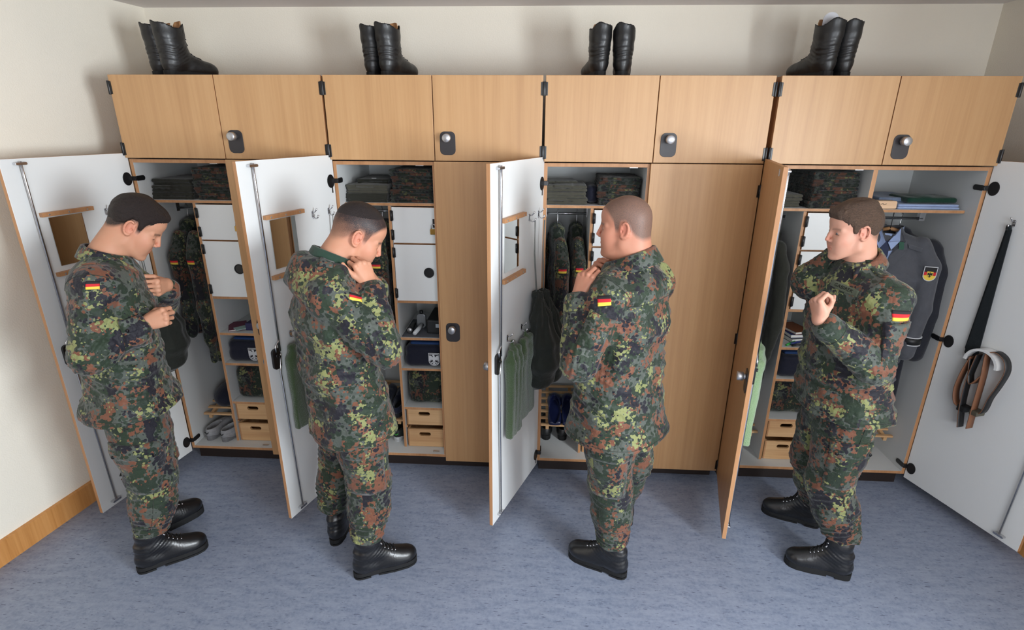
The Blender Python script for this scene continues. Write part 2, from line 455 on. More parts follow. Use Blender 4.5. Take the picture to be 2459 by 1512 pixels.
    if not right_open:
        d = MB(); x0, x1 = P0+.013, UW+.001; d.box(x0, x1, -.021, -.002, DH0+.004, 1.8485, [1, 1, 0, 3, 1, 1])
        do = d.build('door', [WOOD, EDGE, GAP, WHITE], t, bevel=.0015); knob_plate(do, x0+.070, .925, -.021)
        for z in (1.72, .93, .12):
            h = MB(); h.cyl((x1+.004, -.022, z-.032), (x1+.004, -.022, z+.032), .0062, 12); h.box(x1-.010, x1+.004, -.0235, -.019, z-.03, z+.03); h.build('hinge', BLACK, do)
    return t

OC = [upper_cabinet(i) for i in range(4)]
WR = [wardrobe(i, True, i == 3) for i in range(4)]
HX = [-.002, .001, .001, .002]
YAW = [R(-100.8), R(-108.3), R(-111.5), R(-104.2)]
DOORS = [locker_door(WR[0], HX[0], YAW[0]), locker_door(WR[1], HX[1], YAW[1]), locker_door(WR[2], HX[2], YAW[2]), locker_door(WR[3], HX[3], YAW[3])]
DR = locker_door(WR[3], UW-.001, R(107.0), mir=-1, width=.615, mirror=False, hooks=False, low_hooks=False)
double_hook(DR, -.162, 1.600)
hinge_arm(WR[3], UW, -1)
t = WR[3]
s = MB(); s.box(.539, UW-.02, .07, .54, 1.611, 1.627, [0, 0, 1, 0, 0, 0]); s.build('top_shelf', [WHITE_IN, EDGE], t, bevel=.003)
s = MB(); s.tube([(.539, .28, 1.553), (.99, .28, 1.553)], .013, 14, squash=.55); s.box(.97, 1.0, .268, .292, 1.54, 1.611); s.build('clothes_rail', CHROME, t)
# small card holder on the outer face of the right-hand open door
s = MB(); s.box(.515, .535, -.0215, -.019, 1.835, 1.862); s.build('name_card_holder', ALU, DOORS[3], bevel=.0005)
# narrow filler between the third and fourth unit
def shoe_rack(w, x0, x1, z=.300):
    r = MB()
    for y in (.13, .155): pass
    n = 7
    for k in range(n):
        y = .135+.055*k; zz = z-.05+.017*k
        r.box(x0, x1, y, y+.020, zz, zz+.012)
    for x in (x0+.03, x1-.05):
        r.add([(x, .14, z-.075), (x+.02, .14, z-.075), (x+.02, .14, z-.053), (x, .14, z-.053), (x, .49, z+.032), (x+.02, .49, z+.032), (x+.02, .49, z+.054), (x, .49, z+.054)],
              [(0, 1, 2, 3), (4, 7, 6, 5), (0, 4, 5, 1), (3, 2, 6, 7), (0, 3, 7, 4), (1, 5, 6, 2)])
    return r.build('shoe_rack', DRAWER, w, bevel=.001)
RK = [shoe_rack(WR[i], .020, .250) for i in range(4)]
shoe_rack(WR[3], .541, UW-.02)
# ---------------------------------------------------------------- soft shapes: signed distance fields meshed with surface nets
def V3(p): return np.array(p, dtype=np.float64)
def unit(v): v = V3(v); return v/np.linalg.norm(v)

class Field:
    """a list of primitives, blended smoothly in order"""
    def __init__(s): s.ops = []; s.disp = None; s.post = []
    def _add(s, fn, lo, hi, k, mode): s.ops.append((fn, V3(lo), V3(hi), k, mode)); return s
    def capsule(s, a, b, ra, rb=None, k=.01, mode='add'):
        rb = ra if rb is None else rb; a = V3(a); b = V3(b); ba = b-a; L2 = max(ba@ba, 1e-12)
        def fn(P):
            t = np.clip(((P-a)@ba)/L2, 0, 1)
            return np.linalg.norm(P-a-t[:, None]*ba, axis=1)-(ra+(rb-ra)*t)
        m = max(ra, rb); return s._add(fn, np.minimum(a, b)-m, np.maximum(a, b)+m, k, mode)
    def chain(s, pts, rad, k=.01, mode='add'):
        rad = rad if isinstance(rad, (list, tuple)) else [rad]*len(pts)
        for i in range(len(pts)-1): s.capsule(pts[i], pts[i+1], rad[i], rad[i+1], k, mode)
        return s
    def ellipsoid(s, c, r, rot=None, k=.01, mode='add'):
        c = V3(c); r = V3(r); Rm = np.eye(3) if rot is None else np.array(rot)
        def fn(P):
            q = (P-c)@Rm; k0 = np.linalg.norm(q/r, axis=1); k1 = np.linalg.norm(q/(r*r), axis=1)
            return k0*(k0-1.0)/np.maximum(k1, 1e-9)
        m = r.max() if rot is not None else r; return s._add(fn, c-m, c+m, k, mode)
    def box(s, c, h, rad=.005, rot=None, k=.006, mode='add'):
        c = V3(c); h = V3(h); Rm = np.eye(3) if rot is None else np.array(rot)
        def fn(P):
            q = np.abs((P-c)@Rm)-(h-rad)
            return np.linalg.norm(np.maximum(q, 0), axis=1)+np.minimum(q.max(axis=1), 0)-rad
        m = np.linalg.norm(h) if rot is not None else h; return s._add(fn, c-m, c+m, k, mode)
    def etube(s, secs, k=.02, mode='add', pw=2.0):
        """elliptic tube: secs = [(centre, side vector (unit), half width, half depth)], consecutive sections blended"""
        for i in range(len(secs)-1):
            (a, sa, wa, da), (b, sb, wb, db) = secs[i], secs[i+1]
            a = V3(a); b = V3(b); ba = b-a; L2 = ba@ba; ax = ba/np.sqrt(L2)
            sa = V3(sa); sb = V3(sb)
            def fn(P, a=a, ba=ba, L2=L2, ax=ax, sa=sa, sb=sb, wa=wa, wb=wb, da=da, db=db):
                tr = ((P-a)@ba)/L2; t = np.clip(tr, 0, 1); ts = t*t*(3-2*t)*.35+t*.65
                sv = sa[None]*(1-ts)[:, None]+sb[None]*ts[:, None]
                sv = sv-(sv@ax)[:, None]*ax[None]; sv /= np.linalg.norm(sv, axis=1)[:, None]
                fv = np.cross(ax[None], sv)
                q = P-a-t[:, None]*ba
                u = (q*sv).sum(1); v = (q*fv).sum(1); wv = q@ax
                W = wa+(wb-wa)*ts; D = da+(db-da)*ts
                e = (np.abs(u/W)**pw+np.abs(v/D)**pw)**(1/pw)
                mn = np.minimum(W, D); wz = wv/(mn*.7)
                return (np.sqrt(e*e+wz*wz)-1)*mn*(.6+.4*np.minimum(1, 1))
            m = max(wa, wb, da, db); s._add(fn, np.minimum(a, b)-m, np.maximum(a, b)+m, k, mode)
        return s
    def halfspace(s, p, n):
        """keep the side the normal points away from"""
        p = V3(p); n = unit(n); s.post.append(lambda P, d: np.maximum(d, (P-p)@n)); return s
    def __call__(s, P):
        d = np.full(len(P), .08); reach = .035
        for fn, lo, hi, k, mode in s.ops:
            e = reach+k*2
            idx = np.nonzero(((P > lo-e) & (P < hi+e)).all(axis=1))[0]
            if len(idx) == 0: continue
            q = fn(P[idx]); x = d[idx]
            if mode == 'add':
                h = np.clip(.5+.5*(x-q)/k, 0, 1); d[idx] = x*(1-h)+q*h-k*h*(1-h)
            elif mode == 'sub':
                h = np.clip(.5-.5*(x+q)/k, 0, 1); d[idx] = x*(1-h)-q*h+k*h*(1-h)
            elif mode == 'carve':            # shallow groove of depth k
                d[idx] = x+k*np.exp(-np.maximum(q+0.0, 0)**2/(2*(.004)**2))
        if s.disp is not None: d = d+s.disp(P)
        for f in s.post: d = f(P, d)
        return d
    def bounds(s, pad=.02):
        a = [o for o in s.ops if o[4] == 'add']
        return np.min([o[1] for o in a], axis=0)-pad, np.max([o[2] for o in a], axis=0)+pad

def surface(field, h, pad=.02, lo=None, hi=None):
    L, H = field.bounds(pad)
    if lo is not None: L = np.maximum(L, lo)
    if hi is not None: H = np.minimum(H, hi)
    B = 6; bs = B*h
    nb = np.ceil((H-L)/bs).astype(int)+1
    gx = [L[i]+bs*np.arange(nb[i]+1) for i in range(3)]
    G = np.stack(np.meshgrid(*gx, indexing='ij'), -1).reshape(-1, 3)
    D = field(G).reshape(nb+1)
    # a block is active when any corner lies near the surface
    lim = bs*1.25
    near = np.abs(D) < lim
    act = np.zeros(nb, bool); sgn = np.zeros(nb, bool); mx = np.zeros(nb, bool)
    for dx in (0, 1):
        for dy in (0, 1):
            for dz in (0, 1):
                sl = (slice(dx, dx+nb[0]), slice(dy, dy+nb[1]), slice(dz, dz+nb[2]))
                act |= near[sl]; sgn |= D[sl] < 0; mx |= D[sl] >= 0
    act |= sgn & mx
    n = nb*B+1
    F = np.empty(n, np.float32)
    inside = D[:-1, :-1, :-1] < 0
    Fi = np.where(inside, -1.0, 1.0).astype(np.float32)
    F[:] = 1.0
    F[:-1, :-1, :-1] = np.repeat(np.repeat(np.repeat(Fi, B, 0), B, 1), B, 2)
    bi = np.argwhere(act)
    # nodes to evaluate
    mask = np.zeros(n, bool)
    am = np.repeat(np.repeat(np.repeat(act, B, 0), B, 1), B, 2)
    for dx in (0, 1):
        for dy in (0, 1):
            for dz in (0, 1):
                mask[dx:dx+am.shape[0], dy:dy+am.shape[1], dz:dz+am.shape[2]] |= am
    ii = np.argwhere(mask); out = np.empty(len(ii), np.float32); CH = 400000
    for c in range(0, len(ii), CH):
        out[c:c+CH] = field(L+ii[c:c+CH]*h)
    F[mask] = out
    S = F < 0
    c8 = [S[dx:n[0]-1+dx, dy:n[1]-1+dy, dz:n[2]-1+dz] for dx in (0, 1) for dy in (0, 1) for dz in (0, 1)]
    anyv = np.logical_or.reduce(c8); allv = np.logical_and.reduce(c8)
    cell = anyv & ~allv
    ci = np.argwhere(cell); ids = np.full(cell.shape, -1, np.int32); ids[cell] = np.arange(len(ci))
    acc = np.zeros((len(ci), 3)); cnt = np.zeros(len(ci))
    offs = [(dx, dy, dz) for dx in (0, 1) for dy in (0, 1) for dz in (0, 1)]
    val = {o: F[ci[:, 0]+o[0], ci[:, 1]+o[1], ci[:, 2]+o[2]] for o in offs}
    for o in offs:
        for ax in range(3):
            if o[ax] == 0:
                p = list(o); p[ax] = 1; p = tuple(p)
                a = val[o]; b = val[p]; cr = (a < 0) != (b < 0)
                t = np.where(cr, a/np.where(cr, a-b, 1), 0)
                pt = np.array(o, float)[None].repeat(len(ci), 0); pt[:, ax] += t
                acc += pt*cr[:, None]; cnt += cr
    vt = L+(ci+acc/np.maximum(cnt, 1)[:, None])*h
    faces = []
    for ax in range(3):
        a0 = [slice(0, n[i]) for i in range(3)]; a1 = list(a0)
        a0[ax] = slice(0, n[ax]-1); a1[ax] = slice(1, n[ax])
        A = S[tuple(a0)]; Bv = S[tuple(a1)]; e = np.argwhere(A != Bv)
        u, v = [(1, 2), (2, 0), (0, 1)][ax]
        ok = (e[:, u] > 0) & (e[:, v] > 0) & (e[:, u] < n[u]-1) & (e[:, v] < n[v]-1); e = e[ok]
        flip = ~S[e[:, 0], e[:, 1], e[:, 2]]
        q = []
        for du, dv in ((-1, -1), (0, -1), (0, 0), (-1, 0)):
            w_ = e.copy(); w_[:, u] += du; w_[:, v] += dv; q.append(ids[w_[:, 0], w_[:, 1], w_[:, 2]])
        q = np.stack(q, 1); q[flip] = q[flip][:, ::-1]; faces.append(q)
    f = np.concatenate(faces); f = f[(f >= 0).all(1)]
    return vt, f

def np_mesh(name, v, f, mat, smooth=True, attr=None):
    me = bpy.data.meshes.new(name)
    me.vertices.add(len(v)); me.vertices.foreach_set('co', v.astype(np.float32).ravel())
    me.loops.add(len(f)*4); me.loops.foreach_set('vertex_index', f.astype(np.int32).ravel())
    me.polygons.add(len(f)); me.polygons.foreach_set('loop_start', np.arange(0, len(f)*4, 4, dtype=np.int32))
    me.polygons.foreach_set('loop_total', np.full(len(f), 4, np.int32))
    me.polygons.foreach_set('use_smooth', np.full(len(f), smooth))
    me.update(calc_edges=True)
    for m in (mat if isinstance(mat, (list, tuple)) else [mat]): me.materials.append(m)
    if attr:
        for an, arr in attr.items():
            a = me.attributes.new(an, 'FLOAT', 'POINT'); a.data.foreach_set('value', arr.astype(np.float32))
    return me

def sdf_obj(name, field, h, mat, parent=None, attr=None, loc=None, rot=None, lo=None, hi=None):
    v, f = surface(field, h, lo=lo, hi=hi)
    me = np_mesh(name, v, f, mat, attr={k: fn(v) for k, fn in attr.items()} if attr else None)
    return new_obj(name, me, parent, loc, rot)

def rotm(yaw=0, pitch=0, roll=0):
    """columns = local x (forward), y (left), z (up) in the outer frame; pitch > 0 looks down"""
    cy, sy = math.cos(yaw), math.sin(yaw); cp, sp = math.cos(pitch), math.sin(pitch); cr, sr = math.cos(roll), math.sin(roll)
    Rz = np.array([[cy, -sy, 0], [sy, cy, 0], [0, 0, 1]]); Ry = np.array([[cp, 0, sp], [0, 1, 0], [-sp, 0, cp]]); Rx = np.array([[1, 0, 0], [0, cr, -sr], [0, sr, cr]])
    return Rz@Ry@Rx

def vnoise(P, f, seed=0):
    """cheap smooth pseudo noise in -1..1"""
    rs = np.random.RandomState(seed); o = np.zeros(len(P))
    for k in range(5):
        d = rs.normal(size=3); d /= np.linalg.norm(d); ph = rs.rand()*6.28; d2 = rs.normal(size=3); ph2 = rs.rand()*6.28
        o += np.sin(P@d*f*(0.7+.7*rs.rand())*6.28+ph+1.3*np.sin(P@d2*f*2.1+ph2))
    return o/5

# ---------------------------------------------------------------- cloth, leather and skin
def camo(name, dim=1.0, rough=0.75, seed=0.0, yel=.15, brn=.35):
    """five-colour spotted pattern: grey-green ground, dark green, rust, yellow-green and near-black blobs"""
    m = Mat(name, rough, 0, 0.3)
    t = m.node('ShaderNodeTexCoord'); ad = m.node('ShaderNodeVectorMath', operation='ADD'); ad.inputs[1].default_value = (seed, seed*1.7, -seed)
    m.link(t.outputs['Object'], ad.inputs[0])
    wn_ = m.node('ShaderNodeTexNoise'); wn_.inputs['Scale'].default_value = 60; wn_.inputs['Detail'].default_value = 2; m.link(ad.outputs[0], wn_.inputs['Vector'])
    sb = m.node('ShaderNodeVectorMath', operation='SUBTRACT'); m.link(wn_.outputs['Color'], sb.inputs[0]); sb.inputs[1].default_value = (.5, .5, .5)
    sc = m.node('ShaderNodeVectorMath', operation='SCALE'); m.link(sb.outputs[0], sc.inputs[0]); sc.inputs['Scale'].default_value = .012
    co = m.node('ShaderNodeVectorMath', operation='ADD'); m.link(ad.outputs[0], co.inputs[0]); m.link(sc.outputs[0], co.inputs[1])
    def layer(off, cell, big, r0, kk):
        a = m.node('ShaderNodeVectorMath', operation='ADD'); a.inputs[1].default_value = off; m.link(co.outputs[0], a.inputs[0])
        v = m.node('ShaderNodeTexVoronoi'); v.inputs['Scale'].default_value = cell; v.inputs['Randomness'].default_value = 1; m.link(a.outputs[0], v.inputs['Vector'])
        n = m.noise(a.outputs[0], big, 1.5, .5)
        thr = m.math('MULTIPLY_ADD', n, kk, r0-kk*.5)
        return m.math('LESS_THAN', v.outputs['Distance'], thr)
    c = m.mix(layer((1.3, .2, .7), 50, 15, .50, 2.6), lin((84*dim, 90*dim, 82*dim)), lin((36*dim, 50*dim, 36*dim)))
    c = m.mix(layer((4.1, 2.2, 3.7), 58, 13, brn, 3.0), c, lin((126*dim, 78*dim, 56*dim)))
    c = m.mix(layer((7.3, 5.2, 1.7), 66, 10, yel, 3.2), c, lin((146*dim, 150*dim, 94*dim)))
    c = m.mix(layer((2.3, 8.2, 5.1), 56, 13, .24, 3.0), c, lin((40*dim, 56*dim, 38*dim)))
    c = m.mix(layer((9.3, 3.2, 8.7), 56, 10, .19, 3.0), c, lin((25*dim, 23*dim, 34*dim)))
    m.color(c)
    f1 = m.noise(ad.outputs[0], 16, 3, .55); f2 = m.noise(ad.outputs[0], 600, 2)
    m.bump(m.math('ADD', m.math('MULTIPLY', f1, 1.0), m.math('MULTIPLY', f2, .02)), .5, .04)
    m.b.inputs['Sheen Weight'].default_value = .15
    return m.m
CAMO_T = [camo('worn_camouflage_cloth', .84, .75, 50+i*2.3, .09, .40) for i in range(4)]
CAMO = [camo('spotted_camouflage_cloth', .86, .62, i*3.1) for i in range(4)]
CAMO_SHADED = camo('shade_darkened_camouflage', .66, .8, 20.0)  # camouflage copy darkened to put wardrobe shade into the colour

def cloth(name, c, rough=.85, sheen=.2, bs=.25, f=24):
    m = Mat(name, rough, 0, .25); v = m.coords(); n = m.noise(v, f, 4, .6); n2 = m.noise(v, 420, 2)
    m.color(m.mix(n, lin([q*.93 for q in c]), lin([min(255, q*1.07) for q in c])))
    m.bump(m.math('ADD', n, m.math('MULTIPLY', n2, .05)), bs, .02); m.b.inputs['Sheen Weight'].default_value = sheen
    return m.m
OLIVE = cloth('olive_cloth', (72, 70, 60)); OLIVE_D = cloth('dark_olive_cloth', (42, 42, 35))
TOWEL = cloth('green_towelling', (64, 82, 50), .95, .5, .5, 160); TOWEL_L = cloth('pale_green_towelling', (140, 165, 122), .95, .5, .5, 160)
BAGC = cloth('dark_laundry_bag_cloth', (38, 41, 36), .8); NAVY = cloth('navy_cloth', (18, 20, 36), .8); GREYU = cloth('grey_uniform_cloth', (76, 77, 82), .85)
DARKC = cloth('charcoal_cloth', (34, 35, 42), .85); TIE_M = cloth('dark_green_tie_cloth', (16, 24, 28), .6); SHIRT = cloth('pale_blue_shirt_cloth', (150, 166, 200), .8)
SHIRT_G = cloth('grey_blue_shirt_cloth', (112, 124, 146), .8); GREEN_K = cloth('bottle_green_knit', (14, 52, 38), .9); TEE = cloth('dark_green_undershirt', (40, 62, 50), .85)

def leather(name, c, rough=.32):
    m = Mat(name, rough, 0, .55); v = m.coords(); n = m.noise(v, 90, 4, .6); n1 = m.noise(v, 14, 3)
    m.color(lin(c)); m.bump(m.math('ADD', m.math('MULTIPLY', n, .25), n1), .3, .008)
    m.b.inputs['Coat Weight'].default_value = .25; m.b.inputs['Coat Roughness'].default_value = .25
    return m.m
LEATHER = leather('black_polished_leather', (17, 17, 19), .34); LEATHER_D = leather('black_dull_leather', (10, 10, 11), .5)
SOLE = flat('black_rubber_sole', (14, 14, 15), .7); LACE = flat('black_lace', (12, 12, 13), .6)
LINER = flat('tan_leather_lining', (176, 128, 84), .6)

def skin_mat(name, base, stub=(96, 78, 70)):
    m = Mat(name, .52, 0, .35); v = m.coords(); n = m.noise(v, 40, 3); n2 = m.noise(v, 500, 2); n3 = m.noise(v, 9, 2)
    c = m.mix(n, lin(base), lin([min(255, base[0]*1.0), base[1]*.93, base[2]*.91]))
    def at(nm):
        a = m.node('ShaderNodeAttribute'); a.attribute_name = nm; return a.outputs['Fac']
    c = m.mix(m.math('MULTIPLY', at('red'), .55), c, lin((205, 110, 92)))
    grain = m.math('MULTIPLY_ADD', n2, .9, .55)
    c = m.mix(m.math('MULTIPLY', at('stubble'), grain), c, lin(stub))
    m.color(c); m.bump(n2, .04, .001)
    m.b.inputs['Subsurface Weight'].default_value = .07; m.b.inputs['Subsurface Radius'].default_value = (.012, .004, .002); m.b.inputs['Subsurface Scale'].default_value = 1.0
    return m.m
def hair_mat(name, c, c2, rough=.5):
    m = Mat(name, rough, 0, .35); v = m.coords((1, 1, 1)); n = m.noise(m.coords((90, 260, 160)), 1.6, 4, .7)
    m.color(m.ramp(n, [(.35, lin(c)), (.7, lin(c2))])); m.bump(n, .8, .006); return m.m
# ---------------------------------------------------------------- boots
def boot_field(shaft=.27, hollow=False, puff=1.0):
    F = Field()
    F.ellipsoid((.236, .002, .050), (.066, .050, .044), k=.03)
    F.ellipsoid((.155, 0, .052), (.095, .043, .046), k=.03)
    F.ellipsoid((.052, 0, .058), (.052, .038, .060), k=.03)
    if hollow: F.etube([((.062, 0, .07), (0, 1, 0), .040, .050), ((.060, 0, .13), (0, 1, 0), .040, .053), ((.056, 0, .20), (0, 1, 0), .048, .060), ((.050, 0, shaft), (0, 1, 0), .053, .064)], k=.03)
    else: F.etube([((.062, 0, .07), (0, 1, 0), .040, .050), ((.068, 0, .13), (0, 1, 0), .041, .053), ((.078, 0, .19), (0, 1, 0), .044, .052), ((.086, 0, shaft-.03), (0, 1, 0), .044, .048)], k=.03)
    if hollow:
        F.etube([((.066, 0, .08), (0, 1, 0), .044, .062), ((.068, 0, .15), (0, 1, 0), .050, .066), ((.062, 0, shaft), (0, 1, 0), .058, .074)], k=.02)
        F.capsule((.11, 0, .100), (.18, 0, .066), .036, .038, k=.03)
    else: F.capsule((.10, 0, .135), (.19, 0, .070), .036, .038, k=.035)
    F.halfspace((0, 0, .018), (0, 0, -1))
    def disp(P):
        x, z = P[:, 0], P[:, 2]
        cr = np.exp(-((x-.10)**2+(z-.13)**2)/(2*.035**2))*.0016*np.sin((z*.9-x*.5)*380+np.sin(P[:, 1]*60)*.8+2.2*vnoise(P, 8, 2))
        cr += np.exp(-((z-.12)**2)/(2*.03**2))*(x < .06)*.0012*np.sin(z*300+np.sin(P[:, 1]*50)+2.2*vnoise(P, 8, 5))
        cr += np.exp(-((x-.185)**2)/(2*.016**2))*.0006*np.sin(x*600)
        return cr+.0015*vnoise(P, 9, 4)
    F.disp = disp
    if hollow:
        top = shaft
        F.post.append(lambda P, d: np.maximum(d, P[:, 2]-(top-.012+.010*np.cos((P[:, 0]-.06)*38)*-1+.006*np.sin(P[:, 1]*70+P[:, 0]*30)+.10*np.clip(.0-P[:, 0], 0, .1))))
        def inner(P, d):
            q = np.sqrt(((P[:, 0]-.062)/.069)**2+(P[:, 1]/.053)**2)-1
            cut = np.maximum(q*.053, .205-P[:, 2]); return np.maximum(d, -cut)
        F.post.append(inner)
    return F

def sole_mesh():
    out = []
    n = 72; X_ = [-.002, .003, .012, .03, .07, .12, .19, .25, .28, .294, .301, .3025]; W_ = [0, .016, .026, .033, .035, .036, .046, .047, .038, .024, .010, 0]
    for i in range(n):
        a = 2*PI*i/n; x = .15025+.15225*math.cos(a); w_ = np.interp(x, X_, W_)
        out.append((x, (w_ if math.sin(a) > 0 else -w_) if 0 < i < n and i != n//2 else 0.0))
    m = MB()
    m.prism(out, .010, .034, plane='xy')
    heel = [p for p in out if p[0] < .085]; ys = max(p[1] for p in heel)
    h = [(x, y) for x, y in out if x < .082]
    h.sort(key=lambda p: math.atan2(p[1], p[0]-.045))
    m.prism(h, 0, .014, plane='xy')
    fr = [(x, y) for x, y in out if x > .108]; fr.sort(key=lambda p: math.atan2(p[1], p[0]-.2)); m.prism(fr, 0, .013, plane='xy')
    return m

BOOT_M = {}
def boot_parts(kind):
    """meshes of one boot, made once per kind"""
    if kind in BOOT_M: return BOOT_M[kind]
    hollow = kind == 'empty'; sh = .262 if hollow else .245
    F = boot_field(sh, hollow)
    v, f = surface(F, .0042)
    up_ = np_mesh('boot_upper', v, f, LEATHER_D if hollow else LEATHER)
    # laces crossing over the instep, placed on the leather
    def front(z, y=0.0):
        lo_, hi_ = .06, .30
        for _ in range(26):
            mid = (lo_+hi_)/2
            if F(np.array([[mid, y, z]]))[0] < 0: lo_ = mid
            else: hi_ = mid
        return lo_
    def top(x, y=0.0):
        lo_, hi_ = .04, .20
        for _ in range(26):
            mid = (lo_+hi_)/2
            if F(np.array([[x, y, mid]]))[0] < 0: lo_ = mid
            else: hi_ = mid
        return lo_
    L = MB(); rows = [('t', q) for q in (.198, .182, .166, .150, .134)]+[('f', q) for q in ((.165, .190, .215, .240) if hollow else (.165, .19, .215))]
    def pt(row, y, o=.0012):
        k, q = row
        if k == 't': return (q, y, top(q, y)+o)
        return (front(q, y)+o, y, q)
    for i, row in enumerate(rows):
        nx_ = rows[i+1] if i+1 < len(rows) else row
        for sg in (-1, 1):
            a_ = pt(row, -.019*sg); m_ = [pt(row, -.008*sg, .002), pt(nx_, .008*sg, .002)]; b_ = pt(nx_, .019*sg)
            L.tube([a_]+m_+[b_], .0019, 6)
            e_ = pt(row, .0215*sg, .0006); L.tube([(e_[0], e_[1]-.001*sg, e_[2]), (e_[0]+(.0018 if row[0] == 'f' else 0), e_[1]+.001*sg, e_[2]+.002)], .0038, 8, mi=1)
    if hollow:
        x = front(.24); L.tube([(x-.004, -.03, .245), (x+.012, -.040, .20), (x+.014, -.042, .15), (x+.010, -.038, .12)], .0017, 6)
        L.tube([(x-.004, .03, .245), (x+.004, .044, .21), (x+.006, .046, .16), (x+.0, .040, .13)], .0017, 6)
    o = L.build('boot_laces', [LACE, PLATE if hollow else CHROME]); lace = o.data; bpy.data.objects.remove(o)
    S_ = sole_mesh(); o = S_.build('boot_sole', SOLE); sole = o.data; bpy.data.objects.remove(o)
    tongue = None
    if hollow:
        T = MB()
        for (x0, w0, mi) in ((.112, .030, 0),):
            n = 8; vv = []; 
            for j in range(6):
                z = .19+.0165*j+(.004 if j == 5 else 0)
                for i in range(n+1):
                    a = -1+2*i/n; wv = w0*(1 if j < 5 else .75); vv.append((x0+.004*j-.018*a*a, wv*a, z-(.006*a*a if j == 5 else 0)))
            ff = [(j*(n+1)+i, j*(n+1)+i+1, (j+1)*(n+1)+i+1, (j+1)*(n+1)+i) for j in range(5) for i in range(n)]
            T.add(vv, ff, 0, True)
        o = T.build('boot_tongue', LINER, recalc=False); tongue = o.data; bpy.data.objects.remove(o)
    BOOT_M[kind] = (up_, sole, lace, tongue)
    return BOOT_M[kind]

def worn_boot(person, root, heel, yaw, lean=(0, 0), s=1.0):
    up_, sole, lace, _ = boot_parts('worn')
    b = new_obj('boot', up_, person); b.location = Vector(heel)-Vector(root); b.rotation_euler = (0, 0, yaw); b.scale = (s, s, s)
    new_obj('boot_sole', sole, b); new_obj('boot_laces', lace, b)
    return b

def empty_boot(label, loc, yaw, group, s=1.0, insole=False):
    up_, sole, lace, tong = boot_parts('empty')
    t = thing('combat_boot', label, 'boot', loc, yaw, group)
    for n, me in (('boot_upper', up_), ('sole', sole), ('laces', lace), ('tongue', tong)):
        c = new_obj(n, me, t); c.scale = (s, s, s)
        if n == 'tongue':
            so = c.modifiers.new('thickness', 'SOLIDIFY'); so.thickness = .004
    if insole:
        m = MB(); m.prism(rrect(0, 0, .070, .14, .034), -.002, .002)
        o = m.build('insole', flat('white_felt_insole', (205, 205, 208), .9), t); o.location = (.062, .0, .228); o.rotation_euler = (0, 0, R(68))
    return t

# ---------------------------------------------------------------- heads and hands
HX_ = [-.12, -.08, -.055, -.03, -.018, .004, .010, .016, .028, .034, .046, .056, .072, .095]
HZ_ = [-.060, -.062, -.045, -.014, .014, .016, .006, -.022, -.022, .018, .036, .052, .066, .074]

def hairline(P): return np.interp(P[:, 0], HX_, HZ_)

def head_field(F, c, Rm, s, lids, fat=0.0, nose=1.0):
    T = lambda p: c+Rm@(V3(p)*s)
    E = lambda p, r, k=.01, mode='add', rot=None: F.ellipsoid(T(p), V3(r)*s, rot=Rm if rot is None else Rm@rot, k=k*s, mode=mode)
    C = lambda a, b, ra, rb=None, k=.01, mode='add': F.capsule(T(a), T(b), ra*s, (ra if rb is None else rb)*s, k=k*s, mode=mode)
    E((-.014, 0, .040), (.096, .077, .082)); E((-.045, 0, .020), (.062, .068, .070), .02)
    E((.036, 0, .040), (.056, .062, .058), .02)                 # forehead
    E((.030, 0, -.030), (.058, .062, .075), .02)               # face
    for y in (-1, 1):
        C((-.002, .058*y, -.028), (.002, .051*y, -.072), .016, .017, .02)
        C((.002, .051*y, -.072), (.068, .018*y, -.112), .016+fat*.3, .015, .022)
        E((.056, .036*y, -.030), (.026, .020, .024), .03)       # cheek
        C((.080, .012*y, .014), (.066, .044*y, .010), .0095, .009, .012)   # brow
    for y in (-1, 1): E((.058, .026*y, -.066), (.028, .021, .036), .035)
    E((.079, 0, -.114), (.019, .021, .017), .014)
    E((.066, 0, -.079), (.027, .029, .030), .018)
    if fat: E((.020, 0, -.105), (.055, .050, .030+fat), .03)
    C((.086, 0, .010), (.1075*nose, 0, -.033), .0070, .0082, .011)      # nose
    for y in (-1, 1): E((.097, .0095*y, -.039), (.0105, .0068, .0066), .006)
    for y in (-1, 1): E((.094, .031*y, -.005), (.015, .017, .0105), .012, 'sub')
    for y in (-1, 1):
        E((.0715, .031*y, -.0055), (.0135, .0150, .0125), .004)    # eyeball under its lid
        if lids == 'open':
            C((.086, .024*y, -.0065), (.083, .038*y, -.0065), .0024, .0018, .001, 'sub')
    # mouth
    C((.089, -.012, -.0685), (.089, .012, -.0685), .0058, k=.006); C((.078, -.023, -.072), (.089, -.010, -.0685), .004, .0055, .006); C((.078, .023, -.072), (.089, .010, -.0685), .004, .0055, .006)
    C((.086, -.012, -.0805), (.086, .012, -.0805), .0068, k=.006)
    C((.097, -.012, -.0745), (.097, .012, -.0745), .0022, k=.002, mode='sub'); C((.084, -.026, -.0745), (.094, -.012, -.0745), .002, k=.002, mode='sub'); C((.084, .026, -.0745), (.094, .012, -.0745), .002, k=.002, mode='sub')
    # ears
    for y in (-1, 1):
        cx, cz = -.008, -.006
        E((cx+.002, .074*y, cz), (.015, .0045, .026), .006)
        arc = []
        for q in range(11):
            a = R(60+q*24); arc.append((cx+.0165*math.cos(a)-.004*math.sin(a)-.001, (.078+.006*(1-math.cos(a))*.5)*y, cz+.029*math.sin(a)-.001))
        for q in range(len(arc)-1): C(arc[q], arc[q+1], .0042, k=.003)
        E((cx+.005, .076*y, cz-.027), (.008, .0045, .009), .005)
        E((cx+.003, .083*y, cz+.004), (.0075, .0065, .014), .003, 'sub'); E((cx+.008, .078*y, cz-.006), (.006, .007, .007), .003, 'sub')
    return T

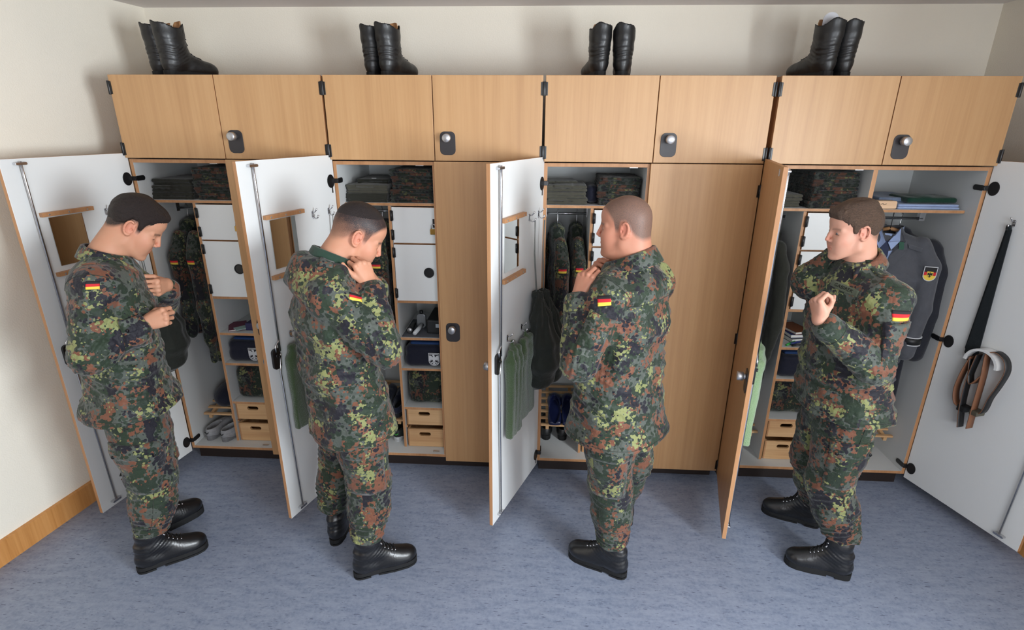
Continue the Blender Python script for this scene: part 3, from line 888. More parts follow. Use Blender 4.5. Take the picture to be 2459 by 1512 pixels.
def hair_obj(person, off, c, Rm, s, mat, style):
    F = Field(); T = lambda p: c+Rm@(V3(p)*s)
    t = {'short_dark': .0065, 'fade': .0035, 'fringe': .0075}[style]
    F.ellipsoid(T((-.014, 0, .040)), (V3((.096, .077, .082))+t)*s, rot=Rm, k=.01)
    F.ellipsoid(T((-.045, 0, .020)), (V3((.062, .068, .070))+t*.8)*s, rot=Rm, k=.02)
    F.ellipsoid(T((.036, 0, .040)), (V3((.056, .062, .058))+t)*s, rot=Rm, k=.02)
    if style == 'fringe':
        F.ellipsoid(T((.044, 0, .082)), V3((.050, .054, .025))*s, rot=Rm, k=.02)
        F.ellipsoid(T((-.02, 0, .102)), V3((.072, .055, .025))*s, rot=Rm, k=.02)
        for q in range(-6, 7): F.capsule(T((.076-.0004*q*q, .0085*q, .094)), T((.0975-.0006*q*q, .0088*q+.002*(q % 2), .060-.003*((q*7) % 3))), .0055, .0016, k=.004)
    if style == 'short_dark':
        F.ellipsoid(T((.034, 0, .080)), V3((.054, .056, .027))*s, rot=Rm, k=.02)
    def loc(P): return ((P-c)@Rm)/s
    def disp(P):
        q = loc(P); st = vnoise(q*np.array([.35, 2.6, 1.6]), 42, 8)
        return (.0009 if style != 'fade' else .0003)*st+(.0030 if style != 'fade' else .0004)*vnoise(q*np.array([.6, 2.2, 1.2]), 14, 3)
    F.disp = disp
    def cut(P, d):
        q = loc(P); hl = hairline(q)
        if style == 'fade':
            hl = np.maximum(hl, .058+.10*np.clip(-q[:, 0]-.02, 0, 1)*0+np.interp(q[:, 0], [-.12, -.05, .02, .06, .1], [-.022, .004, .030, .046, .052]))
        if style == 'short_dark': hl = np.where(q[:, 0] < .045, hl+.014, hl+.004)
        if style == 'fringe': hl = np.where(q[:, 0] > .05, hl-.012, hl)
        tap = (hl-q[:, 2])
        # hair thins out towards its lower edge
        return np.maximum(d+np.clip(.02-(q[:, 2]-hl), 0, .02)*(.28 if style != 'fade' else .165), tap*.7*s+.0012*np.sin(q[:, 0]*700+q[:, 1]*300))
    F.post.append(cut)
    return sdf_obj('hair', F, .0026, mat, person, loc=off)

def hand(F, wrist, fwd_, palm, right, curls, thumb=(50, 25, 20), thumb_up=.35, s=1.0, spread=3):
    """five separate fingers; curls = [(mcp, pip, dip) degrees] index..little"""
    X = unit(fwd_); N = V3(palm); N = unit(N-X*(N@X)); Z = -N
    Tn = np.cross(X, N) if right else np.cross(N, X)
    W = V3(wrist)
    P = lambda x, y, z: W+s*(X*x+Tn*y+Z*z)
    kn = [(.090, .030, .002), (.095, .0095, .004), (.089, -.011, .002), (.079, -.029, -.002)]
    for i, (x, y, z) in enumerate(kn):
        F.capsule(P(0, y*.42, 0), P(x, y, z-.004), .0175*s, .0118*s, k=.012)
    F.ellipsoid(P(.052, .002, -.010), (.046*s, .036*s, .013*s), rot=np.stack([X, Tn, Z], 1), k=.012)
    F.ellipsoid(P(.040, .024, -.014), (.032*s, .015*s, .014*s), rot=np.stack([X, Tn, Z], 1), k=.012)
    lens = [(.043, .026, .022), (.047, .030, .023), (.043, .027, .022), (.034, .021, .020)]
    rad = [(.0100, .0086, .0078, .0066), (.0102, .0088, .0080, .0068), (.0096, .0083, .0075, .0064), (.0086, .0074, .0066, .0058)]
    for i in range(4):
        a = 0; yaw_ = R(spread)*(1.5-i)*.8; p = P(*kn[i])
        for j in range(3):
            a += R(curls[i][j]); d = X*math.cos(a)*math.cos(yaw_)+Tn*math.sin(yaw_)*math.cos(a)+(-Z)*math.sin(a)
            q = p+d*lens[i][j]*s
            F.capsule(p, q, rad[i][j]*s, rad[i][j+1]*s, k=.0035 if j or True else .01)
            F.ellipsoid(p, V3((rad[i][j],)*3)*1.04*s, k=.002)
            p = q
    ab, b1, b2 = thumb; p = P(.022, .022, -.008); a = R(ab); o = thumb_up
    d = unit(X*math.cos(a)+Tn*math.sin(a)-Z*o)
    L = [(.044, .0145, .0118), (.034, .0112, .0098), (.027, .0096, .0078)]
    for j, (l, r0, r1) in enumerate(L):
        if j: 
            turn = R((b1, b2)[j-1]); d = unit(d*math.cos(turn)+unit(-Tn*.8-Z*o*.9+X*.25)*math.sin(turn))
        q = p+d*l*s; F.capsule(p, q, r0*s, r1*s, k=.006 if j == 0 else .003); p = q
    return X, Tn, Z

FIST = [(70, 85, 40), (76, 88, 42), (80, 90, 45), (84, 92, 45)]

def project(field, p, d, start=.12, it=40):
    """march from p+d*start along -d onto the surface"""
    d = unit(d); P = np.atleast_2d(p)+d*start; t = np.zeros(len(P))
    for _ in range(it):
        f = field(P); P = P-d*np.clip(f, -.02, .03)[:, None]*.8
    return P

def decal(name, field, c, n, upv, w, h, mat, parent, off, nx=10, ny=8, thick=.002, rows=None, lift=.001, puff=0.0, round_=0.0):
    """a cloth patch following the surface of the field"""
    n = unit(n); u = unit(np.cross(V3(upv), n)); v = np.cross(n, u); g = []
    for j in range(ny+1):
        for i in range(nx+1):
            a = -1+2*i/nx; b = -1+2*j/ny
            if round_ and b < 0: a2 = a*(1-round_*(b*b*b*b)*.5)
            else: a2 = a
            g.append(V3(c)+u*a2*w/2+v*b*h/2)
    raw = np.array(g); c0 = project(field, V3(c), n)[0]; raw = raw-V3(c)+c0; g = project(field, raw, n, .06)
    lat = raw-c0
    for it_ in range(9):
        bad = (np.abs(field(g)) > .006) | (np.abs((g-c0)@n) > .055+.35*np.linalg.norm(lat, axis=1))
        if not bad.any(): break
        lat[bad] *= .88; g[bad] = project(field, (c0+lat)[bad], n, .06)
    out = []
    for k, p in enumerate(g):
        i = k % (nx+1); j = k//(nx+1); a = -1+2*i/nx; b = -1+2*j/ny
        out.append(p+n*(lift+thick+puff*(1-abs(a)**4)*(1-abs(b)**4)))
    f = []; mi = []
    for j in range(ny):
        for i in range(nx):
            f.append((j*(nx+1)+i, j*(nx+1)+i+1, (j+1)*(nx+1)+i+1, (j+1)*(nx+1)+i)); mi.append(rows(i, j) if rows else 0)
    me = bpy.data.meshes.new(name); me.from_pydata([tuple(q) for q in out], [], f)
    for m in (mat if isinstance(mat, (list, tuple)) else [mat]): me.materials.append(m)
    me.polygons.foreach_set('material_index', mi); me.polygons.foreach_set('use_smooth', [True]*len(f)); me.update()
    o = new_obj(name, me, parent, off)
    so = o.modifiers.new('thickness', 'SOLIDIFY'); so.thickness = thick+lift+.002+puff*.6; so.offset = -1
    return o

F_BLACK = flat('flag_black', (24, 22, 24), .8); F_RED = flat('flag_red', (190, 30, 38), .8); F_GOLD = flat('flag_gold', (222, 190, 70), .8)
TAPE = cloth('grey_green_name_tape', (84, 90, 74), .85); SNAP = flat('dark_snap_button', (34, 34, 36), .35, .6)
def flag(field, c, n, parent, off, w=.062, h=.038, upv=(0, 0, 1)):
    return decal('flag_patch', field, c, n, upv, w, h, [F_BLACK, F_RED, F_GOLD], parent, off, 10, 6, .0015, rows=lambda i, j: 2-j//2, lift=.0008)

def collar(person, off, c, Rm, mat, rad=(.075, .068), stand=.035, fall=.055, open_=50, tilt=0.0, flare=.03):
    """folded shirt-style collar; c = centre of its base ring, Rm = frame (x forward)"""
    n = 40; rows_ = [(0, 0), (.0, .5), (.001, 1.0), (.005, 1.06), (.009, 1.0), (.013, .6), (.018, .1), (.024, -.45)]
    vv = []
    for i in range(n+1):
        a = R(open_+(360-2*open_)*i/n); e = abs(i/n*2-1)**6
        for (o, z) in rows_:
            rr = 1+o/.07*(1+flare*8*e)
            zz = z*stand if z >= 0 else z*fall*.6-e*.018
            p = V3((rad[0]*rr*math.cos(a)+e*.012*(1 if z < 1 else 0), rad[1]*rr*math.sin(a), zz+.012*(-math.cos(a))))
            vv.append(tuple(c+Rm@p))
    m = len(rows_); f = [(i*m+j, (i+1)*m+j, (i+1)*m+j+1, i*m+j+1) for i in range(n) for j in range(m-1)]
    me = bpy.data.meshes.new('collar'); me.from_pydata(vv, [], f); me.materials.append(mat)
    me.polygons.foreach_set('use_smooth', [True]*len(f)); me.update()
    o = new_obj('collar', me, person, off); so = o.modifiers.new('thickness', 'SOLIDIFY'); so.thickness = .004; so.offset = 0
    return o

def fold_disp(seed, joints, amp=.0045):
    """cloth folds: long soft waves plus rings gathered around the joints (centre, axis, reach, height, wavelength)"""
    def d(P):
        wp = P+.018*np.stack([vnoise(P, 5, seed+5), vnoise(P, 5, seed+6), vnoise(P, 5, seed+7)], 1)
        rdg = 1-2*np.abs(vnoise(wp*np.array([1, 1, .5]), 4.2, seed)); r2_ = 1-2*np.abs(vnoise(wp*np.array([.7, .7, 1.1]), 7.5, seed+1))
        o = -amp*(.75*np.sign(rdg)*np.abs(rdg)**1.3+.40*r2_)
        for (c, ax, reach, hgt, wl) in joints:
            r = P-V3(c); a = unit(ax); w_ = np.exp(-(r*r).sum(1)/(2*reach*reach))
            s_ = r@a; ph = seed*1.3
            x = np.sin(6.283*s_/wl+2.2*np.sin((r@np.cross(a, [.3, .5, .81]))*22+ph)+ph)
            o = o+hgt*w_*(1-np.abs(x)**.8*1.6)*-1
        return o
    return d

SEAM = cloth('dark_seam_thread', (34, 38, 30), .9)
def seam_ring(field, c, ax, parent, name='seam', reach=.14, n=44, r=.0013, arc=(0, 360), maxr=.2, side=None):
    ax = unit(ax); ref = V3((0, 0, 1)) if abs(ax[2]) < .8 else V3((1, 0, 0)); a = unit(np.cross(ax, ref)); b = np.cross(ax, a)
    ang = np.radians(np.linspace(arc[0], arc[1], n)); D = np.cos(ang)[:, None]*a+np.sin(ang)[:, None]*b; P = V3(c)+D*reach
    for _ in range(40):
        f = field(P); P = P-D*np.clip(f, -.02, .03)[:, None]*.8
    ok = (np.abs(field(P)) < .004) & (np.linalg.norm(P-V3(c), axis=1) < maxr) & (((P-V3(c))*D).sum(1) > 0)
    if side is not None: ok &= (D@unit(side)) > -.25
    P = P+D*.0006; runs = []; cur = []
    for p, o in zip(P, ok):
        if o and (not cur or np.linalg.norm(cur[-1]-p) < .05): cur.append(p)
        else:
            if len(cur) > 3: runs.append(cur)
            cur = [p] if o else []
    if len(cur) > 3: runs.append(cur)
    for run in runs:
        m = MB(); m.tube([tuple(q) for q in run], r, 5); m.build(name, SEAM, parent)
def seam_line(field, pts, n, parent, name='seam', r=.0013):
    P = [V3(pts[i])*(1-t)+V3(pts[i+1])*t for i in range(len(pts)-1) for t in np.linspace(0, 1, 12)]
    P = project(field, np.array(P), n, .08); ok = np.abs(field(P)) < .004
    P = P[ok]+unit(n)*.0006
    if len(P) > 4: m = MB(); m.tube([tuple(q) for q in P], r, 5); m.build(name, SEAM, parent)

PEOPLE = {}
def soldier(key, label, spec):
    ra = spec['root']; off = tuple(-q for q in ra); cam_mat = CAMO[spec['mat']]
    t = thing('person', label, 'person', ra)
    J = {k: V3(v) for k, v in spec['J'].items()}
    yaw = R(spec['yaw']); Lft = V3((-math.sin(yaw), math.cos(yaw), 0)); Fw = V3((math.cos(yaw), math.sin(yaw), 0))
    c = J['head']; Rm = rotm(R(spec['head'][0]), R(spec['head'][1]), R(spec['head'][2])); s = spec.get('hs', 1.0)
    # --- skin: head and neck, hands at fine pitch; the covered trunk and limbs coarser, all one body mesh
    F = Field(); T = head_field(F, c, Rm, s, spec['lids'], spec.get('fat', 0), spec.get('nose', 1))
    nr = spec.get('neck', .056)
    F.capsule(T((-.028, 0, -.035)), J['neck'], nr, nr+.006, k=.03)
    F.capsule(T((-.035, 0, .0)), J['neck']-Fw*.02, nr*.9, nr, k=.03)
    v1, f1 = surface(F, .0026)
    parts = [(v1, f1)]
    for hd in spec['hands']:
        G = Field(); hand(G, hd['w'], hd['f'], hd['p'], hd['right'], hd['c'], hd.get('t', (50, 25, 20)), hd.get('tu', .35), hd.get('s', .97), hd.get('sp', 3))
        el = V3(hd['el']); w_ = V3(hd['w']); a_ = unit(el-w_)
        G.capsule(w_-unit(hd['f'])*-.0, w_+a_*.09, .024, .033, k=.015)
        parts.append(surface(G, .0023))
    B = Field()
    B.etube([(J['pelvis'], Lft, .14, .09), (J['waist'], Lft, .13, .085), (J['chest'], Lft, .15, .095), (J['neck']-V3((0, 0, .04)), Lft, .10, .06)], k=.03)
    B.capsule(J['neck']-V3((0, 0, .05)), J['neck'], .05, .05, k=.03)
    for sd in 'RL':
        B.chain([J['sh'+sd], J['el'+sd], J['wr'+sd]], [.042, .036, .024], k=.02); B.capsule(J['neck']-V3((0, 0, .05)), J['sh'+sd], .05, .045, k=.03)
        B.chain([J['hip'+sd], J['knee'+sd], J['ank'+sd]+V3((0, 0, .05))], [.065, .05, .035], k=.03)
    parts.append(surface(B, .010))
    V = []; Fc = []; k = 0
    for v, f in parts: V.append(v); Fc.append(f+k); k += len(v)
    V = np.concatenate(V); Fc = np.concatenate(Fc)
    q = ((V-c)@Rm)/s; g = lambda p, r: np.exp(-((q-V3(p))**2).sum(1)/(2*r*r)); ay = np.abs(q[:, 1]); qm = np.stack([q[:, 0], ay, q[:, 2]], 1); gm = lambda p, r: np.exp(-((qm-V3(p))**2).sum(1)/(2*r*r))
    red = np.clip(.75*gm((-.008, .080, -.006), .022)+.7*g((.108, 0, -.034), .013)+.9*g((.092, 0, -.069), .006)*1.3+.9*gm((.091, .012, -.069), .006)+.9*gm((.089, .010, -.080), .006)+.35*gm((.058, .042, -.035), .022), 0, 1)
    # stubble, brows and lash lines
    inh = (q[:, 2]-hairline(q)); cran = (q[:, 2] > -.07) & (np.linalg.norm(q, axis=1) < .16) & (ay < .083)
    ear = gm((-.006, .083, -.010), .009)
    st = spec.get('stub', 0)*np.clip(inh/.022, 0, 1)*cran*np.clip(1-ear*3, 0, 1)
    if spec.get('stubtop'): st = st*np.clip(.80+(q[:, 2]-.005)*8-1.2*np.clip(q[:, 0]-.01, 0, .1), .42, 1.6)*(.95+.12*vnoise(q, 30, 3))
    brow = np.clip(np.exp(-((qm[:, 2]-(.015-.12*np.abs(ay-.030)))**2)/(2*.0032**2))*((ay > .012) & (ay < .050) & (q[:, 0] > .045)), 0, 1)
    lash = np.exp(-((qm[:, 2]-(-.0095-.06*np.abs(ay-.031)))**2)/(2*.0014**2))*((ay > .018) & (ay < .045) & (q[:, 0] > .055))
    beard = spec.get('beard', .0)*np.clip(gm((.05, .035, -.095), .035)+g((.09, 0, -.055), .01), 0, 1)
    at = {'red': red, 'stubble': np.clip(st*1.15+brow*spec.get('browd', .75)+lash*.8+beard, 0, 1)}
    me = np_mesh('body', V, Fc, spec['skin'], attr=at)
    body = new_obj('body', me, t, off)
    if spec['lids'] == 'open':
        for y in (-1, 1):
            E = MB(); bm = bmesh.new(); bmesh.ops.create_uvsphere(bm, u_segments=20, v_segments=14, radius=.0124*s); e = bpy.data.meshes.new('eye'); bm.to_mesh(e); bm.free()
            for m_ in (EYE_W, IRIS): e.materials.append(m_)
            ctr = T((.0725, .031*y, -.0055)); gz = unit(Rm@V3((1, spec.get('gaze', 0), -.12)))
            for p in e.polygons:
                p.use_smooth = True
                if (p.center.normalized()).dot(Vector(gz)) > .84: p.material_index = 1
            new_obj('eye', e, t, tuple(ctr+V3(off)))
    if spec.get('hair'): hair_obj(t, off, c, Rm, s, spec['hairmat'], spec['hair'])
    # --- jacket
    G = Field(); z = lambda p, dz: J[p]+V3((0, 0, dz))
    secs = [(J['hem'], Lft, spec['hemw'][0], spec['hemw'][1]), (J['pelvis'], Lft, .205, .150), (J['waist'], Lft, .198, .140), (J['chest'], Lft, .205, .142), (J['upper'], Lft, .185, .115), (J['neck']-V3((0, 0, .015)), Lft, .085, .072)]
    secs = [(a, b, c_*spec.get('tw', 1), d_*spec.get('td', 1)) for a, b, c_, d_ in secs]
    G.etube(secs, k=.03, pw=2.2)
    for sd in 'RL':
        G.capsule(J['neck']-V3((0, 0, .05)), J['sh'+sd]-V3((0, 0, .005)), .062, .072, k=.03)
        cu = J['wr'+sd]+(J['el'+sd]-J['wr'+sd])*spec.get('cuff', {}).get(sd, .10)
        G.chain([J['sh'+sd], J['el'+sd], cu], [.078, .066, .047], k=.022)
        ax = unit(J['wr'+sd]-J['el'+sd]); G.capsule(cu-ax*.03, cu+ax*.006, .050, .048, k=.004)
    for op in spec.get('jx', []): op(G, J, Fw, Lft)
    jn = []
    for sd in 'RL':
        a1 = unit(J['el'+sd]-J['sh'+sd]); a2 = unit(J['wr'+sd]-J['el'+sd])
        jn += [(J['el'+sd], unit(a1+a2), .075, .0075, .045), ((J['el'+sd]+J['wr'+sd])/2, a2, .06, .0045, .038), (J['sh'+sd]*.5+J['el'+sd]*.5, a1, .07, .0045, .06)]
    jn += [(J['waist'], (0.2, 0, 1), .20, .006, .085), (J['pelvis'], (.5, .2, .8), .16, .004, .10)]
    G.disp = fold_disp(spec['mat']*7+3, jn, .0110)
    hz = J['hem']; G.halfspace(hz, spec.get('hemn', (0, 0, -1)))
    for sd in 'RL':
        ax = unit(J['wr'+sd]-J['el'+sd]); cu = J['wr'+sd]+(J['el'+sd]-J['wr'+sd])*spec.get('cuff', {}).get(sd, .10)
        def cf(P, d, ax=ax, cu=cu):
            r = P-cu; return np.where((np.linalg.norm(r, axis=1) < .075), np.maximum(d, r@ax-.045), d)
        G.post.append(cf)
    jk = sdf_obj('jacket', G, .0060, cam_mat, t, loc=off)
    if spec.get('collar'):
        cc = spec['collar']; collar(t, off, J['neck']+V3(cc.get('o', (0, 0, 0))), rotm(R(cc.get('yaw', spec['yaw'])), R(cc.get('tilt', 15)), R(cc.get('roll', 0))), cc.get('mat', CAMO[(spec['mat']+2) % 4]), cc.get('r', (.078, .072)), cc.get('st', .035), cc.get('fall', .06), cc.get('open', 45))
    for fn in spec.get('patch', []): fn(G, J, jk)
    for sd in 'RL':
        a1 = unit(J['el'+sd]-J['sh'+sd]); a2 = unit(J['wr'+sd]-J['el'+sd]); out_ = Lft*(-1 if sd == 'R' else 1)
        seam_ring(G, J['sh'+sd]+a1*.012-out_*.012, unit(a1+out_*.9), jk, 'armhole_seam', .13, maxr=.125, side=out_+V3((0, 0, .6)))
        cu = J['wr'+sd]+(J['el'+sd]-J['wr'+sd])*spec.get('cuff', {}).get(sd, .10); seam_ring(G, cu-a2*.035, a2, jk, 'cuff_seam', .08, maxr=.08, r=.0011)
    seam_ring(G, J['hem']+V3((0, 0, .022)), (0, 0, 1), jk, 'hem_seam', .32, n=90, maxr=.36, r=.0011)
    bk = J['upper']-V3((0, 0, .035)); seam_line(G, [bk-Fw*.1-Lft*.17, bk-Fw*.1+Lft*.17], -Fw, jk, 'yoke_seam')
    # --- trousers
    H = Field()
    H.etube([(J['pelvis']+V3((0, 0, .06)), Lft, .155, .105), (J['pelvis']-V3((0, 0, .02)), Lft, .160, .110), (J['crotch'], Lft, .150, .110)], k=.03)
    jn = []
    for sd in 'RL':
        a = J['ank'+sd]; lw = spec.get('lw', 1.0)
        H.chain([J['hip'+sd], J['thigh'+sd] if 'thigh'+sd in J else (J['hip'+sd]*.5+J['knee'+sd]*.5), J['knee'+sd], J['knee'+sd]*.5+a*.5, a+V3((0, 0, .015))], [q_*lw for q_ in (.106, .102, .088, .088, .074)], k=.03)
        up = unit(J['knee'+sd]-a)
        jn += [(J['knee'+sd], up, .085, .007, .060), (a+V3((0, 0, .05)), up, .075, .010, .052), (J['hip'+sd]*.6+J['knee'+sd]*.4, up+V3((.3, .2, 0)), .09, .004, .09)]
        def cut(P, d, a=a):
            r = P-a; return np.where((r[:, 0]**2+r[:, 1]**2 < .11**2), np.maximum(d, -r[:, 2]-.008), d)
        H.post.append(cut)
    H.disp = fold_disp(spec['mat']*11+5, jn, .0095)
    tr = sdf_obj('trousers', H, .0060, CAMO_T[spec['mat']], t, loc=off)
    for sd in 'RL':
        o_ = Lft*(-1 if sd == 'R' else 1); seam_line(H, [J['hip'+sd]-V3((0, 0, .02)), J['knee'+sd], J['ank'+sd]+V3((0, 0, .04))], o_, tr, 'side_seam')
    for fn in spec.get('tpatch', []): fn(H, J, tr)
    for (heel, yw) in spec['boots']: worn_boot(t, ra, heel, R(yw), s=spec.get('bs', 1.0))
    PEOPLE[key] = t
    return t, G, H

EYE_W = flat('eye_white', (176, 166, 160), .3); IRIS = flat('iris', (70, 82, 88), .15)

def pocket(field, c, n, parent, w=.15, h=.17, mat=None, flap=.055, snaps=True, upv=(0, 0, 1)):
    off = None; m0 = parent.data.materials[0]; L0 = CAMO if m0 in CAMO else CAMO_T; mat = mat or L0[(L0.index(m0)+1) % 4]
    p = decal('pocket', field, c, n, upv, w, h, mat, parent, None, 12, 12, .002, lift=.002, puff=.010)
    n_ = unit(n); u_ = unit(np.cross(V3(upv), n_)); v_ = np.cross(n_, u_)
    fl = decal('pocket_flap', field, V3(c)+v_*(h/2-flap*.32), n, upv, w*1.04, flap, mat, parent, None, 12, 4, .002, lift=.011, puff=.003)
    if snaps:
        for sx in (-.38, .38):
            q0 = project(field, V3(c)+v_*(h/2-flap*.62)+u_*w*sx, n)
            if abs(field(q0)[0]) > .01: continue
            q = q0[0]+n_*.015
            m = MB(); m.cyl(q, q+n_*.004, .0065, 14); m.build('snap_button', SNAP, parent)
    return p
# ---------------------------------------------------------------- the four soldiers
SK1 = skin_mat('fair_skin', (190, 143, 115), (44, 36, 34)); SK2 = skin_mat('fair_skin_fade', (196, 146, 118), (44, 38, 39))
SK3 = skin_mat('ruddy_skin', (184, 132, 108), (88, 74, 66)); SK4 = skin_mat('pale_skin', (198, 152, 130), (92, 68, 52))
H1 = hair_mat('dark_brown_hair', (24, 18, 17), (46, 33, 29)); H2 = hair_mat('cropped_dark_hair', (30, 24, 23), (48, 38, 36)); H4 = hair_mat('brown_hair', (58, 42, 32), (96, 74, 58))

P1 = dict(mat=0, root=(.33, -.76, 0), yaw=38, head=(25, 40, 0), lids='shut', skin=SK1, hair='short_dark', hairmat=H1, stub=.95, hs=.98,
    J=dict(head=(.495, -.675, 1.625), neck=(.388, -.745, 1.500), upper=(.375, -.755, 1.420), chest=(.372, -.750, 1.290), waist=(.355, -.750, 1.060), pelvis=(.350, -.750, .930), hem=(.345, -.750, .835), crotch=(.350, -.745, .76),
      shR=(.440, -.905, 1.420), elR=(.420, -.980, 1.160), wrR=(.540, -.835, 1.235), shL=(.285, -.610, 1.420), elL=(.325, -.420, 1.190), wrL=(.495, -.575, 1.320),
      hipR=(.385, -.815, .86), kneeR=(.425, -.835, .50), ankR=(.385, -.865, .235), hipL=(.300, -.685, .86), kneeL=(.310, -.66, .48), ankL=(.260, -.690, .205)),
    hemw=(.240, .195), hands=[
      dict(w=(.548, -.830, 1.243), el=(.420, -.980, 1.160), f=(.75, .25, .25), p=(-.2, .9, -.25), right=True, c=FIST, t=(30, 40, 40), tu=.6),
      dict(w=(.510, -.600, 1.345), el=(.325, -.420, 1.190), f=(.26, -1, .12), p=(-1, .05, 0), right=False, c=[(75, 28, 12), (78, 28, 12), (80, 28, 12), (80, 30, 15)], t=(35, 20, 20), tu=.5)],
    collar=dict(tilt=14, r=(.076, .072), st=.030, fall=.072, open=38),
    boots=[((.289, -.905, 0), 41), ((.178, -.705, 0), 60)])
P2 = dict(mat=1, root=(1.32, -.76, 0), yaw=40, head=(22, 33, 0), lids='shut', skin=SK2, hair='fade', hairmat=H2, stub=.80, stubtop=True, hs=1.03,
    J=dict(head=(1.430, -.680, 1.600), neck=(1.330, -.735, 1.490), upper=(1.310, -.745, 1.410), chest=(1.305, -.740, 1.270), waist=(1.305, -.735, 1.040), pelvis=(1.330, -.730, .900), hem=(1.345, -.730, .735), crotch=(1.335, -.725, .74),
      shR=(1.365, -.890, 1.405), elR=(1.565, -.900, 1.190), wrR=(1.500, -.800, 1.415), shL=(1.215, -.590, 1.405), elL=(1.38, -.46, 1.18), wrL=(1.465, -.610, 1.360),
      hipR=(1.385, -.800, .86), kneeR=(1.420, -.805, .50), ankR=(1.405, -.850, .245), hipL=(1.275, -.665, .86), kneeL=(1.215, -.60, .50), ankL=(1.170, -.640, .225)),
    hemw=(.215, .175), hands=[
      dict(w=(1.500, -.800, 1.425), el=(1.565, -.900, 1.190), f=(-.35, .05, 1), p=(-.75, .7, -.1), right=True, c=[(62, 75, 35), (58, 85, 40), (60, 88, 40), (66, 88, 40)], t=(34, 10, 12), tu=.1),
      dict(w=(1.465, -.610, 1.370), el=(1.38, -.46, 1.18), f=(-.3, -.3, 1), p=(-.8, -.6, 0), right=False, c=FIST)],
    collar=dict(tilt=20, r=(.080, .076), st=.040, fall=.05, open=35, mat=TEE),
    boots=[((1.327, -.870, 0), 27), ((1.156, -.680, 0), 84)])
P3 = dict(mat=2, root=(2.53, -.70, 0), yaw=140, head=(166, 4, 0), lids='open', skin=SK3, stub=.72, hs=.95, fat=.012, neck=.064, tw=1.06, td=1.08,
    J=dict(head=(2.497, -.690, 1.655), neck=(2.540, -.690, 1.500), upper=(2.545, -.690, 1.415), chest=(2.530, -.690, 1.270), waist=(2.520, -.690, 1.040), pelvis=(2.530, -.690, .900), hem=(2.530, -.690, .755), crotch=(2.530, -.690, .76),
      shL=(2.445, -.820, 1.410), elL=(2.330, -.920, 1.170), wrL=(2.325, -.800, 1.385), shR=(2.665, -.550, 1.400), elR=(2.56, -.42, 1.20), wrR=(2.42, -.55, 1.385),
      hipL=(2.490, -.760, .86), kneeL=(2.510, -.765, .50), ankL=(2.540, -.765, .200), hipR=(2.590, -.625, .86), kneeR=(2.640, -.56, .50), ankR=(2.60, -.50, .21)),
    hemw=(.225, .190), hands=[
      dict(w=(2.325, -.800, 1.395), el=(2.330, -.920, 1.170), f=(.30, .10, 1), p=(.55, .85, -.1), right=False, c=[(52, 70, 30), (56, 75, 35), (60, 78, 35), (64, 80, 35)], t=(30, 20, 20)),
      dict(w=(2.42, -.55, 1.395), el=(2.56, -.42, 1.20), f=(-.05, -.35, 1), p=(.4, -.6, .1), right=True, c=FIST)],
    collar=dict(tilt=17, yaw=152, r=(.092, .086), st=.040, fall=.078, open=34),
    boots=[((2.615, -.795, 0), 151), ((2.690, -.440, 0), 124)])
P4 = dict(mat=3, root=(3.55, -.60, 0), yaw=184, head=(180, 8, 0), lids='open', skin=SK4, hair='fringe', hairmat=H4, stub=.60, hs=.91, browd=.5,
    J=dict(head=(3.420, -.600, 1.640), neck=(3.475, -.590, 1.490), upper=(3.490, -.590, 1.400), chest=(3.500, -.590, 1.260), waist=(3.510, -.590, 1.050), pelvis=(3.525, -.590, .930), hem=(3.535, -.590, .85), crotch=(3.535, -.585, .76),
      shL=(3.520, -.760, 1.395), elL=(3.480, -.840, 1.150), wrL=(3.240, -.850, 1.325), shR=(3.500, -.410, 1.400), elR=(3.375, -.440, 1.375), wrR=(3.470, -.500, 1.535),
      hipL=(3.54, -.665, .86), kneeL=(3.510, -.680, .50), ankL=(3.595, -.715, .240), hipR=(3.545, -.515, .86), kneeR=(3.535, -.470, .50), ankR=(3.635, -.400, .20)),
    hemw=(.225, .180), hands=[
      dict(w=(3.230, -.850, 1.338), el=(3.480, -.840, 1.150), f=(-.35, .15, 1), p=(.9, .3, .3), right=False, c=[(66, 70, 40), (72, 80, 40), (76, 84, 40), (80, 86, 40)], t=(22, 50, 45), tu=.9, s=.86),
      dict(w=(3.475, -.505, 1.545), el=(3.375, -.440, 1.375), f=(.10, .05, 1), p=(.6, -.7, -.1), right=True, c=[(45, 60, 30)]*4)],
    collar=dict(tilt=20, yaw=190, r=(.080, .074), st=.030, fall=.085, open=52), neck=.050,
    boots=[((3.680, -.735, 0), 160), ((3.700, -.385, 0), 153)], bs=.95)

def j_hood(G, J, Fw, Lf):       # hood lying bunched behind the neck
    n = J['neck']+V3((0, 0, .012))
    for a in range(-3, 4):
        p = n-Fw*.105*math.cos(a*.42)+Lf*.125*math.sin(a*.42)+V3((0, 0, -.005-.010*abs(a))); q = n-Fw*.105*math.cos((a+1)*.42)+Lf*.125*math.sin((a+1)*.42)+V3((0, 0, -.005-.010*abs(a+1)))
        if a < 3: G.capsule(p, q, .046, .046, k=.02)
    G.ellipsoid(n-Fw*.12+V3((0, 0, -.07)), (.06, .12, .06), rot=np.stack([Fw, Lf, V3((0, 0, 1))], 1), k=.03)
P2['jx'] = [j_hood]

